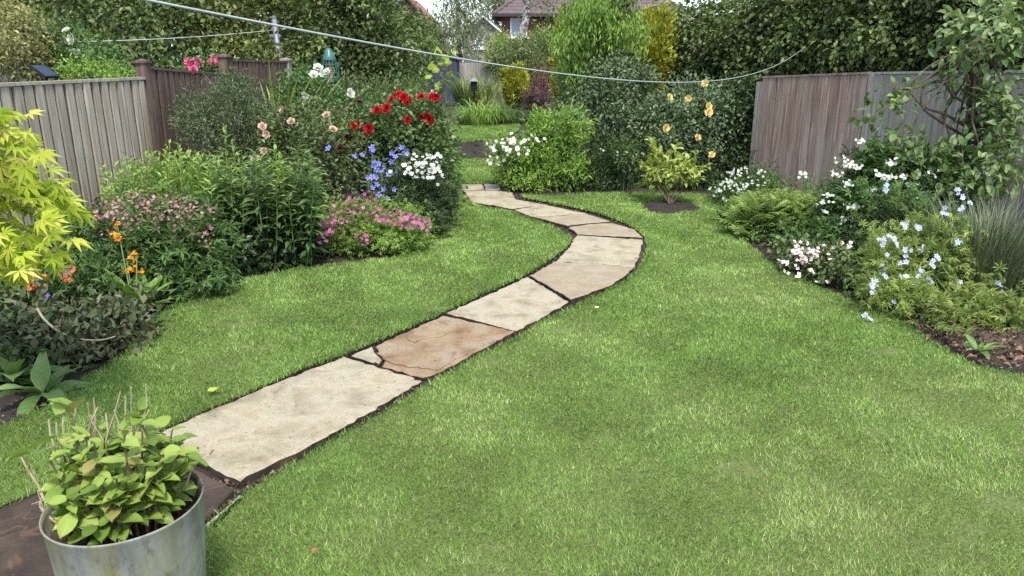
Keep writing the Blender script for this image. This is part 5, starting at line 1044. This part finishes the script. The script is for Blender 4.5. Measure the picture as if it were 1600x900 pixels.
def pot():
    c = G(196, 790, .45); c[2] = .03; r = root('plant_pot', c, 'round weathered zinc plant pot on the brown paving', 'pot'); H = .43
    m = MB(); m.lathe(c, [(.001, .004), (.15, .004), (.157, .012), (.175, .15), (.189, .3), (.197, H - .006), (.2, H), (.1985, H + .004), (.1955, H + .003), (.191, H - .01), (.185, H - .09), (.001, H - .1)], 72); m.build('body', 'zinc', r, True)
    m = MB(); n = 40; V = [(c[0], c[1], c[2] + H - .06)]; F = []
    for i in range(1, 9):
        for j in range(n): a = 2 * math.pi * j / n; q = .184 * i / 8; V.append((c[0] + q * math.cos(a), c[1] + q * math.sin(a), c[2] + H - .06 + rng.normal() * .005))
    for j in range(n): F.append((0, 1 + j, 1 + (j + 1) % n))
    for i in range(7):
        for j in range(n): p, q = 1 + i * n + j, 1 + i * n + (j + 1) % n; F += [(p, p + n, q + n), (p, q + n, q)]
    m.add(V, F); m.build('soil_fill', 'pot_soil', r)
    # hydrangea
    b = c + UP * (H - .06); r = root('hydrangea', b, 'light green hydrangea with bare twigs growing in the zinc pot', 'plant'); off = np.array(b)
    me = [share('leaf', T_leafbig(.33, d), 'lv_pot', True) for d in (.15, .3, .5)]; st = MB()
    for i in range(62):
        a = i * 2.4; q = .14 * math.sqrt(rng.random()); f = b + (q * math.cos(a), q * math.sin(a), -.01); rr_ = (.055 + .14 * rng.random()); tp = b + (rr_ * math.cos(a) * 1.05, rr_ * math.sin(a), .11 + .16 * (1 - (rr_ / .21) ** 2) + rng.normal() * .03)
        mid = f * .5 + tp * .5 + (0, 0, .03); t = np.linspace(0, 1, 6)[:, None]; st.tube((1 - t) ** 2 * f + 2 * t * (1 - t) * mid + t * t * tp, np.linspace(.004, .0025, 6), 5, False)
        for j in range(9):
            s = .25 + .75 * (j // 2) / 4; p = (1 - s) ** 2 * f + 2 * s * (1 - s) * mid + s * s * tp; az = a + (j % 2) * math.pi + (j // 2) * 1.57 + rng.normal() * .3; e = .15 + .5 * s * rng.random() + rng.normal() * .22
            d = Vector((math.cos(az) * math.cos(e), math.sin(az) * math.cos(e), math.sin(e))); n_ = Vector((-math.cos(az) * math.sin(e), -math.sin(az) * math.sin(e) - .15, math.cos(e))) + Vector(rng.normal(size=3)) * .25; xx = d.cross(n_).normalized(); n_ = xx.cross(d)
            o = link('leaf', me[(i + j) % 3], r, tuple(p - off)); o.rotation_euler = Matrix((xx, d, n_)).transposed().to_euler(); k = (.044 + .024 * rng.random()) * (1.05 - .25 * (j > 6)); o.scale = (k, k, k)
    st.build('stems', 'stem_wood', r)
    for px0, py0, px, py, Yo in ((170, 740, 205, 605, .1), (190, 740, 228, 600, .1), (160, 740, 188, 612, .12), (150, 745, 137, 630, .05), (156, 745, 153, 636, .08), (162, 745, 165, 645, .03), (175, 745, 178, 640, .1), (120, 760, 100, 640, .0), (110, 760, 76, 655, .02), (220, 750, 232, 640, .1), (262, 770, 334, 702, .02), (120, 790, 32, 712, -.02), (120, 800, 60, 765, -.04), (240, 745, 250, 660, .1), (130, 750, 118, 632, .06), (145, 745, 146, 622, .1), (185, 745, 196, 618, .12), (95, 765, 88, 660, .0)):
        a_, e_ = P(px0, py0 + 30, c[1] + Yo), P(px, py, c[1] + Yo + .03); md = a_ * .5 + e_ * .5 + rng.normal(size=3) * .035; t = np.linspace(0, 1, 7)[:, None]; pts = (1 - t) ** 2 * a_ + 2 * t * (1 - t) * md + t * t * e_
        m = MB(); pts[1:-1] += rng.normal(size=(5, 3)) * .004; m.tube(pts, np.linspace(.004, .002, 7), 5); m.tube([pts[4], pts[4] + rng.normal(size=3) * .02 + UP * .035], [.0016, .001], 4); m.tube([pts[3], pts[3] + rng.normal(size=3) * .02 + UP * .02], [.0018, .001], 4); m.build('bare_twig', 'twig_pale2', r)
    for px, py, Yo in ((104, 640, .0), (112, 636, .0), (212, 645, .1), (220, 652, .1), (228, 655, .1), (55, 700, -.04), (70, 706, -.04), (48, 706, -.04), (216, 640, .1), (322, 730, -.04), (108, 645, 0)):
        o = link('leaf', me[1], r, tuple(P(px, py, c[1] + Yo + .02) - off)); o.rotation_euler = (R(40) + rng.normal() * .4, rng.normal() * .5, rng.random() * 6.3); k = .05 + .015 * rng.random(); o.scale = (k, k, k)
pot()
leafmat('lv_litter2', [(170, 96, 40), (186, 112, 50)], .6, .2)
# ---- fallen leaves on the lawn
for lab, px, py, mat, k in (('fallen yellow leaf on the lawn strip beside the path', 325, 612, 'lv_lime', .055), ('orange brown fallen leaf on the lawn beside the pot', 487, 861, 'lv_litter2', .022), ('pale fallen petal on the lawn near the path bend', 930, 481, 'fl_cream', .035), ('pale fallen petal below the blush flowers', 1243, 434, 'fl_cream', .06), ('small pale leaf fallen on the open lawn', 1336, 578, 'lv_varieg', .035)):
    p = G(px, py, .068); m = MB(); m.add(*place(T_leafbig(.3, .1), np.array([p]), np.array([[1, .3 + rng.random(), .1]]), np.array([[.2, -.2, 1.0]]), k)); tag(m.build('fallen_leaf', mat), lab, 'leaf')
# ---- leaf litter and crumbs of soil on the bare edges
leafmat('lv_litter', [(44, 34, 26), (74, 56, 40), (104, 84, 60), (134, 116, 84), (92, 98, 54)], .8, .1)
edge = np.vstack([lawns[0], lawns[1]]); edge = edge[(edge[:, 1] > 1.5) & (edge[:, 1] < 11)]; edge = densify(edge, .05); edge = edge[rng.integers(0, len(edge), 14000)]
edge = edge + rng.normal(size=edge.shape) * .14; ok = ~inside(lawns[0], edge[:, 0], edge[:, 1]) & ~inside(lawns[1], edge[:, 0], edge[:, 1]) & (abs(edge[:, 0]) < .72 * edge[:, 1] + .4); edge = edge[ok]; n = len(edge)
m = MB(); pos = np.column_stack([edge, .004 + .014 * rng.random(n)]); m.add(*place(T_leaf2(.35, .25, .2), pos, randu(n) * (1, 1, .3), UP + randu(n) * .5, .012 + .022 * rng.random(n) ** 2))
pb = G(1560, 538, .05); e2 = np.column_stack([pb[0] + rng.normal(size=900) * .3, pb[1] + rng.normal(size=900) * .22]); e2 = e2[~inside(lawns[1], e2[:, 0], e2[:, 1])]
m.add(*place(T_leaf2(.3, .25, .2), np.column_stack([e2, .03 + .04 * rng.random(len(e2))]), randu(len(e2)) * (1, 1, .3), UP + randu(len(e2)) * .5, .02 + .03 * rng.random(len(e2)) ** 2))
tag(m.build('leaf_litter', 'lv_litter', kind='stuff'), 'dry leaf crumbs on the bare soil along the lawn edges', 'leaf litter')
